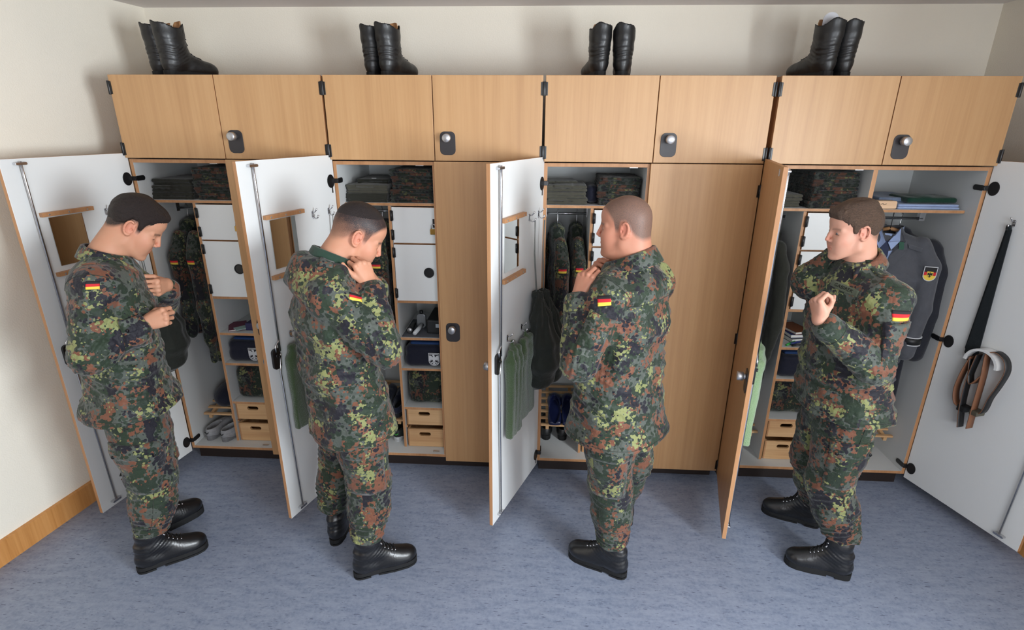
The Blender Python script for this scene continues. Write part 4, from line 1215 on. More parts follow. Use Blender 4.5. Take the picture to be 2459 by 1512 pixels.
def surf(F, p, n): return project(F, V3(p), n)[0]
def jp(*fns): return [lambda G, J, o, f=f: f(G, J, o) for f in fns]
P1['patch'] = jp(lambda G, J, o: epaulette(G, J, o, 'R'), lambda G, J, o: epaulette(G, J, o, 'L'), lambda G, J, o: flag(G, (.487, -.95, 1.445), (.45, -1, .15), o, None, .038, .031, (.12, 0, 1)),
                 lambda G, J, o: pocket(G, (.50, -.84, 1.22), (.8, -.5, 0), o, .12, .13),
                 )
P1['tpatch'] = jp(lambda G, J, o: pocket(G, (.43, -.93, .60), (.15, -1, 0), o, .19, .23, flap=.075, upv=(.15, 0, 1)))
P2['patch'] = jp(lambda G, J, o: epaulette(G, J, o, 'R'), lambda G, J, o: epaulette(G, J, o, 'L'), lambda G, J, o: flag(G, (1.47, -.90, 1.40), (.8, -1, .8), o, None, .050, .030, (.3, 0, 1)))
P2['tpatch'] = jp(lambda G, J, o: pocket(G, (1.45, -.92, .62), (.45, -1, 0), o, .17, .24, flap=.06, snaps=False))
P3['patch'] = jp(lambda G, J, o: epaulette(G, J, o, 'L'), lambda G, J, o: epaulette(G, J, o, 'R'), lambda G, J, o: flag(G, (2.410, -.92, 1.415), (-.10, -1, .15), o, None, .050, .037, (-.12, 0, 1)),
                 lambda G, J, o: pocket(G, (2.375, -.97, 1.30), (-.2, -1, 0), o, .10, .12, flap=.045, snaps=False, upv=(.4, 0, 1)))
P3['tpatch'] = jp(lambda G, J, o: pocket(G, (2.47, -.87, .62), (-.3, -1, 0), o, .17, .24, flap=.06, snaps=False))
P4['patch'] = jp(lambda G, J, o: epaulette(G, J, o, 'L'), lambda G, J, o: epaulette(G, J, o, 'R'), lambda G, J, o: flag(G, (3.515, -.90, 1.365), (-.1, -1, .05), o, None, .066, .038),
                 lambda G, J, o: pocket(G, (3.505, -.92, 1.265), (-.10, -1, 0), o, .105, .13, flap=.045, snaps=False),
                 lambda G, J, o: name_tape(G, o))
P4['tpatch'] = jp(lambda G, J, o: pocket(G, (3.52, -.80, .64), (-.15, -1, 0), o, .18, .22, flap=.065))
def epaulette(G, J, o, sd):
    a = J['neck']-V3((0, 0, .03)); b = J['sh'+sd]; u = unit(b-a); c = a*.42+b*.58+V3((0, 0, .05)); L = unit(np.cross(u, (0, 0, 1)))
    decal('epaulette', G, c, (0, 0, 1), L, .125, .048, CAMO[(CAMO.index(o.data.materials[0])+3) % 4], o, None, 10, 4, .002, lift=.003)
def name_tape(G, o):
    n = unit((-.75, -.66, .12)); c = (3.365, -.70, 1.420)
    decal('name_tape', G, c, n, (.22, 0, 1), .125, .026, TAPE, o, None, 14, 3, .0015, lift=.002)
    cu = bpy.data.curves.new('name_text', 'FONT'); cu.body = 'GABIREK'; cu.size = .019; cu.extrude = .0004; cu.align_x = 'CENTER'; cu.align_y = 'CENTER'; cu.resolution_u = 2
    tmp = bpy.data.objects.new('tmp', cu); COL.objects.link(tmp); dg = bpy.context.evaluated_depsgraph_get(); me = bpy.data.meshes.new_from_object(tmp.evaluated_get(dg)); bpy.data.objects.remove(tmp)
    u = unit(np.cross(V3((.22, 0, 1)), n)); v = np.cross(n, u); P = np.array([V3(c)+u*q.co.x*1.1+v*q.co.y for q in me.vertices]); P = project(G, P, n)+n*.0045
    for q, p in zip(me.vertices, P): q.co = p
    me.materials.clear(); me.materials.append(F_BLACK); new_obj('name_lettering', me, o)

S1 = soldier('p1', 'person in camouflage uniform at the far left looking down and buttoning the jacket', P1)
S2 = soldier('p2', 'person with cropped dark hair in hooded camouflage jacket holding the collar under the chin', P2)
S3 = soldier('p3', 'person with shaven head in camouflage uniform seen from behind straightening the collar', P3)
S4 = soldier('p4', 'person with brown fringe in camouflage uniform raising one arm to the neck', P4)
# ---------------------------------------------------------------- clothes and kit
def mesh_of(field, h, name, mat):
    v, f = surface(field, h); return np_mesh(name, v, f, mat)

def place(me, name, label, cat, loc, rot=(0, 0, 0), group=None, scale=(1, 1, 1), mat=None):
    if mat is not None: me = me.copy(); me.materials.clear(); me.materials.append(mat)
    o = new_obj(name, me, None, loc, rot); o.scale = scale; return tag(o, label, cat, group)

def folded(seed, wx=.235, dy=.30, t=.036, layers=2):
    F = Field(); rs = np.random.RandomState(seed); lt = t/layers
    for k in range(layers):
        z = lt*(k+.5)
        F.box((rs.uniform(-.003, .003), rs.uniform(-.006, .006)+dy/2, z), (wx/2-rs.uniform(0, .006), dy/2-rs.uniform(0, .008), lt*.5), rad=lt*.48, k=.0022)
    if seed % 2: F.box((rs.uniform(-.05, .05), .05, t-.004), (.05, .06, .006), rad=.005, k=.006)
    F.disp = lambda P: .0022*vnoise(P*np.array([1, 1, .6]), 7, seed)+.0012*vnoise(P, 22, seed+9)
    return F
FOLD = [mesh_of(folded(q), .0042, 'folded_garment', CAMO_SHADED) for q in (1, 2, 3, 4)]
FOLD_T = [mesh_of(folded(q, layers=3, t=.042), .0042, 'folded_garment', CAMO_SHADED) for q in (5, 6)]
FM = [camo('shaded_folded_camouflage', .60, .8, 31.0), camo('shaded_folded_camouflage', .50, .8, 44.0)]  # same cloth toned down, shade of the shelves is in the colour
ORD = ['lowest', 'second from the bottom', 'third from the bottom', 'fourth from the bottom', 'fifth from the bottom', 'sixth from the bottom']
def stack(x, y, z, n, mats, what, where, group, kind='folded_garment', t=.036, wx=1.0, seed=0, sz=None, big=False, cat='garment'):
    rs = random.Random(seed); zz = z
    for k in range(n):
        src = (FOLD_T if big else FOLD)[(k+seed) % (2 if big else 4)]; m = mats[k % len(mats)]
        th = (.042 if big else .036); sc = (sz or t/th)
        pos = ORD[k] if k < n-1 else 'topmost'
        o = place(src, kind, '%s, %s of the stack %s' % (what, pos, where), cat, (x+rs.uniform(-.006, .006), y+rs.uniform(-.008, .008), zz), (0, 0, rs.uniform(-.04, .04)), group, (wx, 1, sc), m)
        zz += t*.985
    return zz
Z1 = 1.627
stack(UX[0]+.138, .085, Z1, 3, [OLIVE_D], 'folded dark olive shirt', 'in the leftmost wardrobe', 'olive shirts in the leftmost wardrobe', 'folded_shirt', .037, seed=1)
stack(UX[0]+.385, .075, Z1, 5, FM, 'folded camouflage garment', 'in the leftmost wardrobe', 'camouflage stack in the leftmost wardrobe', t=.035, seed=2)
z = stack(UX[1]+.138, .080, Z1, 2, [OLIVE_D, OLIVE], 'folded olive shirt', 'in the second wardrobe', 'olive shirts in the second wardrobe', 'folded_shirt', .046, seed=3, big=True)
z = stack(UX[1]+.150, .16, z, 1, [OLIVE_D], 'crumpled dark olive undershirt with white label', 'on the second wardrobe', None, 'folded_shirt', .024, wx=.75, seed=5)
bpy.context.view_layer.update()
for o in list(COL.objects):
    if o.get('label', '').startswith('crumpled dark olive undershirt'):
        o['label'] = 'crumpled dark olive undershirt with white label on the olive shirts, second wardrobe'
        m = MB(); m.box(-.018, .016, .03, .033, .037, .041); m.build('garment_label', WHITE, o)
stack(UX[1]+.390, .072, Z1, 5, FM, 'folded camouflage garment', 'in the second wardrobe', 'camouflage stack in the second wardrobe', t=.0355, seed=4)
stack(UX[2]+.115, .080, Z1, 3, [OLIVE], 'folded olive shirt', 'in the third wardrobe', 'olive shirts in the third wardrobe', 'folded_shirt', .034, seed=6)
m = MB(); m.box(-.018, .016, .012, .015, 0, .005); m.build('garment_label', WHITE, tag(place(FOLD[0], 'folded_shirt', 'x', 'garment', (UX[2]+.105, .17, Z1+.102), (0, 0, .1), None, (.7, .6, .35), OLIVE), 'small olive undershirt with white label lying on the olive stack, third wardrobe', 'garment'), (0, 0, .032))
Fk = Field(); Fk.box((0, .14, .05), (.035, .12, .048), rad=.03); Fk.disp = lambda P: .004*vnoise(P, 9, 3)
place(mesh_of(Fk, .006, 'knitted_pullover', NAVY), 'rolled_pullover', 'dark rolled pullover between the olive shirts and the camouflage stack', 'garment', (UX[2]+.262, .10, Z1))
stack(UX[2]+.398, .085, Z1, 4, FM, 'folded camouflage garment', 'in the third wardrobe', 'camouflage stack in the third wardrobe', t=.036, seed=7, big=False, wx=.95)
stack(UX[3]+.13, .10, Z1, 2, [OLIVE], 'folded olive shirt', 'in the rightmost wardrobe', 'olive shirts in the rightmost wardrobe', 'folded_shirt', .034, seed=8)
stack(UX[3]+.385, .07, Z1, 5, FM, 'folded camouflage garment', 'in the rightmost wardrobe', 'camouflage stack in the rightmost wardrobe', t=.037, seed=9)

# hanging jackets: shoulders run front to back, the front sleeve faces the room
def hung_jacket(low=.80, wid=.20, thick=.055, seed=0, sleeve=.86, hoodup=True):
    F = Field(); s_ = (0, 1, 0)
    F.etube([((0, 0, 1.455), s_, .06, .045), ((0, 0, 1.40), s_, wid*.82, thick*.9), ((0, 0, 1.20), s_, wid*.95, thick*1.1), ((0, 0, low+.03), s_, wid, thick*1.05)], k=.03)
    for y in (-1, 1): F.chain([(0, .15*y, 1.405), (.004, wid*y*1.0, 1.30), (.012, wid*y*1.04, sleeve+.2), (.002, wid*y*.98, sleeve)], [.045, .056, .052, .045], k=.02)
    if hoodup: F.ellipsoid((0, .02, 1.46), (.06, .10, .045), k=.03)
    F.disp = lambda P: .009*(1-2*np.abs(vnoise(P*np.array([1, 1.3, .28]), 5, seed)))+.003*vnoise(P, 12, seed)
    F.halfspace((0, 0, low), (0, 0, -1)); return F
HJ = hung_jacket(.80, seed=2); HJM = mesh_of(HJ, .0075, 'hung_jacket', CAMO_SHADED)
HL = hung_jacket(.62, seed=5, sleeve=.80); HLM = mesh_of(HL, .0075, 'hung_parka', CAMO_SHADED)
def hung(src, F, x, y, z, rz, label, mat, group=None, flagged=True, sc=(1, 1, 1), name='hanging_jacket'):
    o = place(src, name, label, 'jacket', (x, y, z), (0, 0, rz), group, sc, mat)
    h = MB(); h.tube([(0, 0, 1.44), (0, 0, 1.53), (.0, .012, 1.565), (0, .0, 1.580), (0, -.014, 1.570)], .0022, 6); h.build('coat_hanger', CHROME, o)
    if flagged: flag(F, (.0, -.25, 1.285), (.15, -1, 0), o, None, .055, .034)
    return o
hung(HJM, HJ, UX[0]+.070, .285, 0, .10, 'camouflage jacket with flag patch hanging nearest the side panel, leftmost wardrobe', CAMO_SHADED, 'camouflage jackets in the leftmost wardrobe', sc=(.8, .95, 1))
hung(HLM, HL, UX[0]+.175, .290, 0, .05, 'long camouflage parka with flag patch hanging beside the divider, leftmost wardrobe', CAMO_SHADED, 'camouflage jackets in the leftmost wardrobe', sc=(.8, .95, 1))
hung(HJM, HJ, UX[1]+.155, .285, 0, .05, 'camouflage jacket with flag patch hanging behind the second soldier', CAMO_SHADED, None, sc=(.95, .95, 1))
hung(HJM, HJ, UX[2]+.085, .255, 0, .12, 'camouflage parka with flag patch hanging left, third wardrobe', CAMO_SHADED, 'camouflage jackets in the third wardrobe', sc=(.8, .95, 1))
hung(HJM, HJ, UX[2]+.195, .290, 0, .05, 'camouflage jacket with flag patch hanging right, third wardrobe', CAMO_SHADED, 'camouflage jackets in the third wardrobe', sc=(.75, .95, 1))
hung(HJM, HJ, UX[3]+.075, .285, 0, .05, 'camouflage jacket hanging in the rightmost wardrobe behind its wooden door', CAMO_SHADED, None, sc=(.85, .95, 1))
hung(HLM, HL, UX[3]+.185, .270, 0, .02, 'dark olive coat hanging beside the shelves of the rightmost wardrobe', OLIVE_D, None, False, sc=(.8, .95, 1), name='hanging_coat')

# folded sports kit with a shield badge, rolled camouflage packs
Fj = Field(); Fj.box((0, .15, .045), (.112, .15, .048), rad=.04, k=.01); Fj.box((0, .15, .095), (.105, .145, .040), rad=.03, k=.008); Fj.disp = lambda P: .003*vnoise(P, 8, 8)
JM = mesh_of(Fj, .006, 'folded_tracksuit', NAVY)
Fb = Field(); Fb.box((.01, .17, .140), (.088, .135, .010), rad=.008); Fb.disp = lambda P: .0015*vnoise(P, 9, 2); BT = mesh_of(Fb, .005, 'blue_trim', flat('bright_blue_cloth', (18, 52, 100), .8))
BADGE_W = flat('badge_white_thread', (196, 196, 198), .8); BADGE_K = flat('badge_black_cloth', (22, 22, 26), .8)
def shield_pts(w, h, n=6):
    p = [(-w/2, h/2), (w/2, h/2), (w/2, -h*.12)]+[(w/2*math.cos(R(a)), -h*.12-h*.38*math.sin(R(a))) for a in (20, 40, 60, 75, 90, 105, 120, 140, 160)]+[(-w/2, -h*.12)]
    return p[::-1]
def eagle(mb, s, y0, y1, mi):
    def P(pts): mb.prism([(a*s, b*s) for a, b in pts], y0, y1, mi=mi)
    P([(-.08, .3), (-.1, -.2), (0, -.34), (.1, -.2), (.08, .3)]); P([(-.09, .30), (-.16, .40), (-.04, .46), (.05, .42), (.06, .3)])
    for q in (-1, 1):
        W = [(.08*q, .20), (.26*q, .36), (.40*q, .30), (.40*q, -.20), (.33*q, .0), (.30*q, -.16), (.24*q, .02), (.20*q, -.10), (.08*q, .02)]
        P(W if q < 0 else W[::-1]); L = [(.06*q, -.14), (.24*q, -.26), (.28*q, -.38), (.16*q, -.32), (.05*q, -.22)]; P(L if q < 0 else L[::-1])
    P([(-.07, -.28), (-.14, -.48), (0, -.42), (.14, -.48), (.07, -.28)])
def badge_white(parent, x, y, z, s=1.0):
    b = MB(); b.prism([(x+a, z+c) for a, c in shield_pts(.066*s, .082*s)], y-.002, y, mi=0); b.prism([(x+a, z+c) for a, c in shield_pts(.058*s, .074*s)], y-.003, y-.001, mi=1)
    b.prism([(x+a, z+c) for a, c in shield_pts(.052*s, .068*s)], y-.0036, y-.002, mi=0); b.prism([(x+a, z+c) for a, c in shield_pts(.048*s, .063*s)], y-.0042, y-.003, mi=1)
    e = MB(); eagle(e, .072*s, 0, .001, 0); b.add([(x+v[0], y-.0050+v[1], z+v[2]) for v in e.v], e.f, 0)
    return b.build('shield_badge', [BADGE_W, BADGE_K], parent)
for i, nm in ((0, 'leftmost'), (1, 'second'), (3, 'rightmost')):
    o = place(JM, 'folded_tracksuit', 'folded navy tracksuit with bright blue trim'+(' and shield badge' if i < 3 else '')+' in the %s wardrobe' % nm, 'tracksuit', (UX[i]+.392, .085, .652), (0, 0, 0), 'navy tracksuits on the shelves')
    new_obj('blue_trim', BT, o)
    if i < 3: badge_white(o, .072 if i == 1 else .062, -.004, .058)
Fc = Field(); Fc.box((0, .16, .102), (.108, .15, .100), rad=.035, k=.01); Fc.disp = lambda P: .004*vnoise(P, 6, 12)+.002*vnoise(P, 15, 2)
CP_ = mesh_of(Fc, .007, 'camouflage_pack', CAMO_SHADED)
for i, nm, sc in ((0, 'leftmost', (1, 1, 1.03)), (1, 'second', (1, 1, 1.1)), (3, 'rightmost', (1, .9, .98))):
    place(CP_, 'camouflage_pack', 'shade-darkened camouflage pack above the drawers of the %s wardrobe' % nm, 'bag', (UX[i]+.395, .10+(.03 if i == 3 else 0), .390), (0, 0, 0), 'camouflage packs above the drawers', sc)

# small things on the open shelves (z = .849)
def book(x, y, z, w, d, t, rz, c, label, group=None, spine=(230, 228, 220)):
    o = thing('book', label, 'book', (x, y, z), rz, group)
    b = MB(); b.box(-w/2, w/2, 0, d, 0, .002); b.box(-w/2, w/2, 0, d, t-.002, t); b.box(w/2-.002, w/2, 0, d, .002, t-.002); b.build('cover', flat('book_cover', c, .5), o)
    p = MB(); p.box(-w/2+.002, w/2-.003, .003, d-.003, .002, t-.002); p.build('pages', flat('book_pages', spine, .8), o); return o
SH = .849
o = book(UX[0]+.36, .11, SH, .10, .15, .010, .5, (96, 30, 56), 'thin dark red booklet on the shelf of the leftmost wardrobe')
o = book(UX[0]+.35, .10, SH+.010, .055, .19, .005, -.75, (150, 176, 170), 'pale green leaflet lying across the dark red booklet')
o = thing('box', 'small dark blue carton with white label in the leftmost wardrobe', 'box', (UX[0]+.455, .12, SH)); b = MB(); b.box(-.05, .05, 0, .12, 0, .045); b.build('carton', flat('dark_blue_card', (38, 36, 78), .5), o, bevel=.002); b = MB(); b.box(.012, .042, -.0012, 0, .012, .040); b.build('label_sticker', flat('white_sticker', (225, 228, 232), .5), o)
o = thing('box', 'black case in the second wardrobe beside the white tube', 'case', (UX[1]+.462, .13, SH+.004)); b = MB(); b.box(-.045, .045, 0, .25, 0, .085); b.build('case_body', flat('black_case', (20, 20, 22), .6), o, bevel=.008); b = MB(); b.box(.010, .040, -.0015, 0, .040, .062); b.build('label_sticker', flat('pale_sticker', (170, 176, 182), .5), o)
b = MB(); b.box(-.115, .115, 0, .30, 0, .003); tag(b.build('shelf_mat', flat('grey_mat', (92, 94, 100), .9), None, (UX[1]+.393, .078, SH)), 'dark grey mat lining the shelf of the second wardrobe', 'mat')
b = MB(); b.tube([(0, 0, 0), (.02, .11, .012)], .0125, 18, 0); b.tube([(-.0004, -.004, 0), (0, 0, 0)], [.0115, .0125], 18, 0); tag(b.build('tube', flat('white_plastic_tube', (205, 208, 210), .4), None, (UX[1]+.352, .10, SH+.017)), 'small white round tube lying on the grey mat', 'tube')
o = thing('torch', 'black torch with round lens lying beside the white tube', 'torch', (UX[1]+.315, .13, SH+.022)); b = MB(); b.tube([(0, 0, 0), (0, .03, 0), (0, .035, 0), (0, .12, 0)], [.019, .019, .013, .012], 18); b.build('torch_body', BLACK, o); b = MB(); b.cyl((0, -.002, 0), (0, .001, 0), .016, 18); b.build('lens', ALU, o)
o = thing('toiletry_bottle', 'grey bottle standing behind the white tube in the second wardrobe', 'bottle', (UX[1]+.365, .24, SH+.003)); b = MB(); b.prism(rrect(0, .045, .055, .09, .02), -.015, .015); b.build('bottle_body', flat('grey_bottle', (120, 122, 124), .3), o, bevel=.004); b = MB(); b.cyl((0, 0, .09), (0, 0, .108), .011); b.build('bottle_cap', BLACK, o)
book(UX[3]+.415, .15, SH, .13, .19, .024, .2, (92, 92, 88), 'grey book under the blue book, rightmost wardrobe', 'books in the rightmost wardrobe')
book(UX[3]+.410, .16, SH+.0245, .125, .18, .020, .12, (24, 40, 96), 'blue book lying on the grey book, rightmost wardrobe', 'books in the rightmost wardrobe')
book(UX[3]+.425, .17, SH+.045, .11, .16, .016, .3, (120, 66, 34), 'small brown book topmost of the pile, rightmost wardrobe', 'books in the rightmost wardrobe')
for k, (x, y, a, c, n) in enumerate(((.300, .09, .9, (40, 150, 60), 'green and white marker pen lying below the books'), (.330, .11, 1.1, (30, 46, 120), 'dark blue pen lying below the books'), (.33, .085, 1.35, (26, 26, 28), 'black pen nearest the edge of the shelf'))):
    o = thing('pen', n, 'pen', (UX[3]+x, y, SH+.007), 0, 'pens in the rightmost wardrobe'); b = MB(); b.tube([(0, 0, 0), (.09*math.sin(a), .09*math.cos(a), 0)], .0062, 12); b.build('barrel', flat('pen_barrel', c, .4), o); b = MB(); b.tube([(.088*math.sin(a), .088*math.cos(a), 0), (.13*math.sin(a), .13*math.cos(a), 0)], .0070, 12); b.build('cap', flat('pen_cap', (220, 226, 222) if k == 0 else c, .4), o)
# padlocks
for i, n in ((0, 'brass padlock on the small upper locker of the leftmost wardrobe'), (1, 'brass padlock hanging on the small upper locker of the second wardrobe')):
    o = thing('padlock', n, 'padlock', (UX[i]+.498, .0535, 1.462), 0, 'brass padlocks'); b = MB(); b.box(-.017, .017, -.007, .006, 0, .030); b.build('lock_body', BRASS, o, bevel=.003)
    b = MB(); b.tube([(-.011, 0, .028), (-.011, 0, .045)]+[(.011*math.cos(R(180-t_)), 0, .045+.011*math.sin(R(180-t_))) for t_ in (30, 60, 90, 120, 150)]+[(.011, 0, .045), (.011, 0, .028)], .0026, 8); b.build('shackle', CHROME, o)

# ---------------------------------------------------------------- things hanging on the doors, in each door's own frame
def door_frame(i, right=False):
    if right: return (UX[3]+UW-.001, -.004, 0), R(107.0)
    return (UX[i]+HX[i], -.004, 0), YAW[i]
def towel_field(w=.17, z0=.53, z1=1.02, seed=0, pleats=3.2, t=.013):
    F = Field(); F.box((0, .030, (z0+z1-.06)/2), (w/2, .020, (z1-.06-z0)/2), rad=.014, k=.02)
    F.box((0, .030, z1-.06), (w*.36, .016, .055), rad=.014, k=.03); F.capsule((0, .020, z1-.02), (0, .018, z1+.025), .012, .007, k=.02)
    F.disp = lambda P: -.010*np.abs(np.sin(P[:, 0]*PI*pleats/w+.6*np.sin(P[:, 2]*9+seed)+seed))*np.clip((P[:, 2]-z0)*2+.35, .3, 1)+.006+.0016*vnoise(P, 9, seed)
    return F
TW = [mesh_of(towel_field(seed=1), .0055, 'towel', TOWEL), mesh_of(towel_field(w=.20, z0=.56, seed=3, pleats=2.3), .0055, 'towel', TOWEL), mesh_of(towel_field(w=.16, z0=.54, z1=1.06, seed=4, pleats=2), .0055, 'towel', TOWEL_L)]
def on_door(me, i, s, y, name, label, cat, group=None, right=False, sc=(1, 1, 1)):
    (lx, ly, lz), yw = door_frame(i, right); o = place(me, name, label, cat, (lx+s*math.cos(yw)-y*math.sin(yw), ly+s*math.sin(yw)+y*math.cos(yw), 0), (0, 0, yw), group, sc); return o
on_door(TW[1], 1, .43, .004, 'towel', 'olive green towel hanging on the door behind the second soldier', 'towel', 'towels on the wardrobe doors', sc=(.9, 1, 1))
on_door(TW[0], 2, .43, .004, 'towel', 'green towel nearest the lock on the door with two towels', 'towel', 'towels on the wardrobe doors', sc=(.85, 1.1, 1))
on_door(TW[1], 2, .27, .004, 'towel', 'green towel hanging beside the laundry bag on the door with two towels', 'towel', 'towels on the wardrobe doors', sc=(.95, 1, 1.0))
on_door(TW[2], 3, .42, .002, 'towel', 'pale green towel folded over on the rightmost wooden door', 'towel', 'towels on the wardrobe doors', sc=(.9, 1.15, 1))
def bag_field(seed=0):
    F = Field(); F.etube([((.0, .040, 1.19), (1, 0, 0), .030, .022), ((.0, .060, 1.08), (1, 0, 0), .066, .046), ((.0, .085, .95), (1, 0, 0), .098, .072), ((.0, .088, .84), (1, 0, 0), .108, .080), ((.0, .072, .74), (1, 0, 0), .085, .062), ((-.02, .045, .685), (1, 0, 0), .045, .030)], k=.03)
    F.ellipsoid((0, .036, 1.205), (.034, .024, .014), k=.01)
    F.disp = lambda P: .0065*np.sin(np.arctan2(P[:, 1]-.06, P[:, 0])*9+seed+1.2*np.sin(P[:, 2]*8))*np.clip((P[:, 2]-.70)*2.4, 0.1, 1)+.003*vnoise(P, 6, seed)
    return F
BG = mesh_of(bag_field(1), .007, 'laundry_bag', BAGC)
def bag(i, s, label, sc=(1, 1, 1), hs=.07):
    o = on_door(BG, i, s, .002, 'laundry_bag', label, 'bag', 'laundry bags on the wardrobe doors', sc=sc)
    c = MB(); c.tube([(0, .036, 1.20), ((hs-s)*.6, .028, 1.42), (hs-s, .030, 1.588)], .0022, 6); c.tube([(.012, .036, 1.20), ((hs-s)*.6+.010, .028, 1.42), (hs-s+.004, .034, 1.588)], .0022, 6); c.build('draw_cord', flat('grey_cord', (120, 122, 118), .7), o)
    return o
bag(2, .155, 'dark laundry bag hanging on the third wardrobe door beside the towels', hs=.19); 
b2 = bag(2, .070, 'x', sc=(.75, 1.1, .99), hs=.07); b2['label'] = 'second dark laundry bag nearer the hinge, partly hidden behind the other bag'
bag(0, .075, 'dark laundry bag hanging behind the hands of the leftmost soldier', sc=(.9, 1.05, 1.0), hs=.07)
bag(1, .095, 'dark laundry bag hanging behind the back of the second soldier', sc=(.8, .9, 1.0), hs=.07)
# right-hand door: tie, white peg and belt (x runs to minus in this frame)
(lx, ly, lz), yw = door_frame(3, True)
t_ = thing('necktie', 'dark green necktie hanging from a hook on the rightmost white door', 'necktie', (lx, ly, 0), yw)
b = MB()
for (dy, x0, zb, wt, wb) in ((.010, -.150, .905, .014, .052), (.018, -.166, .885, .018, .066)):
    b.prism([(x0-wt/2, 1.575), (x0-wb/2+.0, zb+.05), (x0, zb), (x0+wb/2, zb+.05), (x0+wt/2, 1.575)], dy, dy+.005)
b.build('tie_blades', TIE_M, t_, bevel=.0015)
b = MB(); b.tube([(-.150, .012, 1.572), (-.155, .020, 1.588), (-.163, .026, 1.590), (-.167, .024, 1.572)], .009, 10); b.build('tie_loop', TIE_M, t_)
t_ = thing('belt_peg', 'white half-round peg on the rightmost white door holding the belt', 'peg', (lx, ly, 0), yw)
b = MB(); n = 16; o_ = [(-.240+.080*math.cos(PI*k/n), .915+.078*math.sin(PI*k/n)) for k in range(n+1)]; i_ = [(-.240+.068*math.cos(PI*k/n), .915+.066*math.sin(PI*k/n)) for k in range(n, -1, -1)]
for k in range(n):
    b.prism([o_[k], o_[k+1], i_[n-k-1], i_[n-k]][::-1], .001, .060)
b.build('peg_ring', flat('white_plastic', (222, 222, 220), .35), t_); b = MB(); b.prism(o_, .0, .004); b.build('peg_plate', flat('white_plastic_plate', (196, 196, 194), .4), t_)
t_ = thing('leather_belt', 'black leather belt with tan inside looped over the white peg', 'belt', (lx, ly, 0), yw)
BB = flat('black_belt_leather', (20, 20, 21), .45); BT_ = flat('tan_belt_leather', (128, 84, 56), .6)
def band(pts, w=.042, y0=.010, mats=(BT_, BB), name='belt_strap', flip=False):
    n = 40; P = [Vector((p[0], 0, p[1])) for p in pts]; out = []
    for k in range(n+1):
        u = k/n*(len(P)-1); i = min(int(u), len(P)-2); f = u-i
        p0, p1, p2, p3 = P[max(i-1, 0)], P[i], P[i+1], P[min(i+2, len(P)-1)]
        q = .5*((2*p1)+(-p0+p2)*f+(2*p0-5*p1+4*p2-p3)*f*f+(-p0+3*p1-3*p2+p3)*f**3); yy = pts[i][2]*(1-f)+pts[i+1][2]*f if len(pts[0]) > 2 else 0
        out.append((q.x, yy, q.z))
    v = []; f = []; mi = []
    for k, q in enumerate(out):
        a = Vector(out[max(k-1, 0)]); c = Vector(out[min(k+1, n)]); tt = (c-a).normalized(); nn = Vector((-tt.z, 0, tt.x))*.0018*(-1 if flip else 1)
        for (sy, sn) in ((0, 1), (1, 1), (1, -1), (0, -1)): v.append((q[0]+nn.x*sn, y0+q[1]+w*sy, q[2]+nn.z*sn))
    for k in range(n):
        for j, m_ in ((0, 0), (1, 0), (2, 1), (3, 0)): f.append((k*4+j, k*4+(j+1) % 4, (k+1)*4+(j+1) % 4, (k+1)*4+j)); mi.append(m_)
    b = MB(); b.add(v, f, mi, True); return b.build(name, list(mats), t_)
band([(-.275, .57, .012), (-.270, .70, .012), (-.262, .86, .006), (-.250, .965, .004), (-.262, .985, .002), (-.290, .997, 0), (-.330, .975, 0), (-.350, .92, 0), (-.338, .84, 0), (-.318, .76, 0), (-.312, .70, 0), (-.300, .668, 0), (-.270, .662, 0)])
band([(-.262, .86, .010), (-.225, .80, .012), (-.200, .86, .006), (-.188, .92, .004)], flip=True)
band([(-.188, .935, .004), (-.168, .84, .006), (-.160, .74, .006), (-.176, .675, .006), (-.20, .66, .006)], mats=(BT_, BT_))
band([(-.215, .955, .008), (-.205, .80, .010), (-.215, .66, .012), (-.235, .555, .014)], mats=(BT_, BB))
b = MB(); b.box(-.30, -.262, .004, .060, .650, .676); b.build('belt_buckle', flat('dull_metal_buckle', (120, 116, 100), .4, .8), t_, bevel=.003)
b = MB(); b.box(-.24, -.20, .012, .060, .640, .672); b.build('belt_keeper', BB, t_, bevel=.003)

# ---------------------------------------------------------------- dress uniform in the right half of the last wardrobe
t_ = thing('dress_jacket', 'grey dress uniform jacket with pale blue shirt and shield badge on its sleeve', 'jacket', (4.060, .190, .018), R(-33)); t_.scale = (.90, 1, 1)
G = Field(); sv = (1, 0, 0)
G.etube([((0, .01, 1.475), sv, .075, .06), ((0, .01, 1.42), sv, .185, .072), ((0, 0, 1.25), sv, .205, .095), ((0, 0, 1.05), sv, .185, .085), ((0, 0, .76), sv, .215, .085)], k=.03)
for x in (-1, 1): G.chain([(x*.17, .01, 1.415), (x*.225, .005, 1.30), (x*.243, -.01, 1.08), (x*.225, -.03, .83)], [.048, .062, .056, .050], k=.018)
G.disp = lambda P: .004*vnoise(P*np.array([1.2, 1, .35]), 4, 5)
G.halfspace((0, 0, .74), (0, 0, -1)); G.post.append(lambda P, d: np.where((np.abs(P[:, 0]) < .09), np.maximum(d, -(np.sqrt((P[:, 0]/.052)**2+((P[:, 1]-.0)/.05)**2)-1)*.05-np.clip(1.44-P[:, 2], 0, 1)*1.0), d))
sdf_obj('jacket_body', G, .0065, GREYU, t_)
def vtri(name, pts, mat, lift, thick=.004):
    g = project(G, np.array([V3(p) for p in pts]), (0, -1, 0)); g[:, 1] -= lift
    b = MB(); n = len(pts); b.add([tuple(q) for q in g]+[(q[0], q[1]+thick+.004, q[2]) for q in g], [tuple(range(n)), tuple(range(2*n-1, n-1, -1))]+[(i, i+n, (i+1) % n+n, (i+1) % n) for i in range(n)]); return b.build(name, mat, t_)
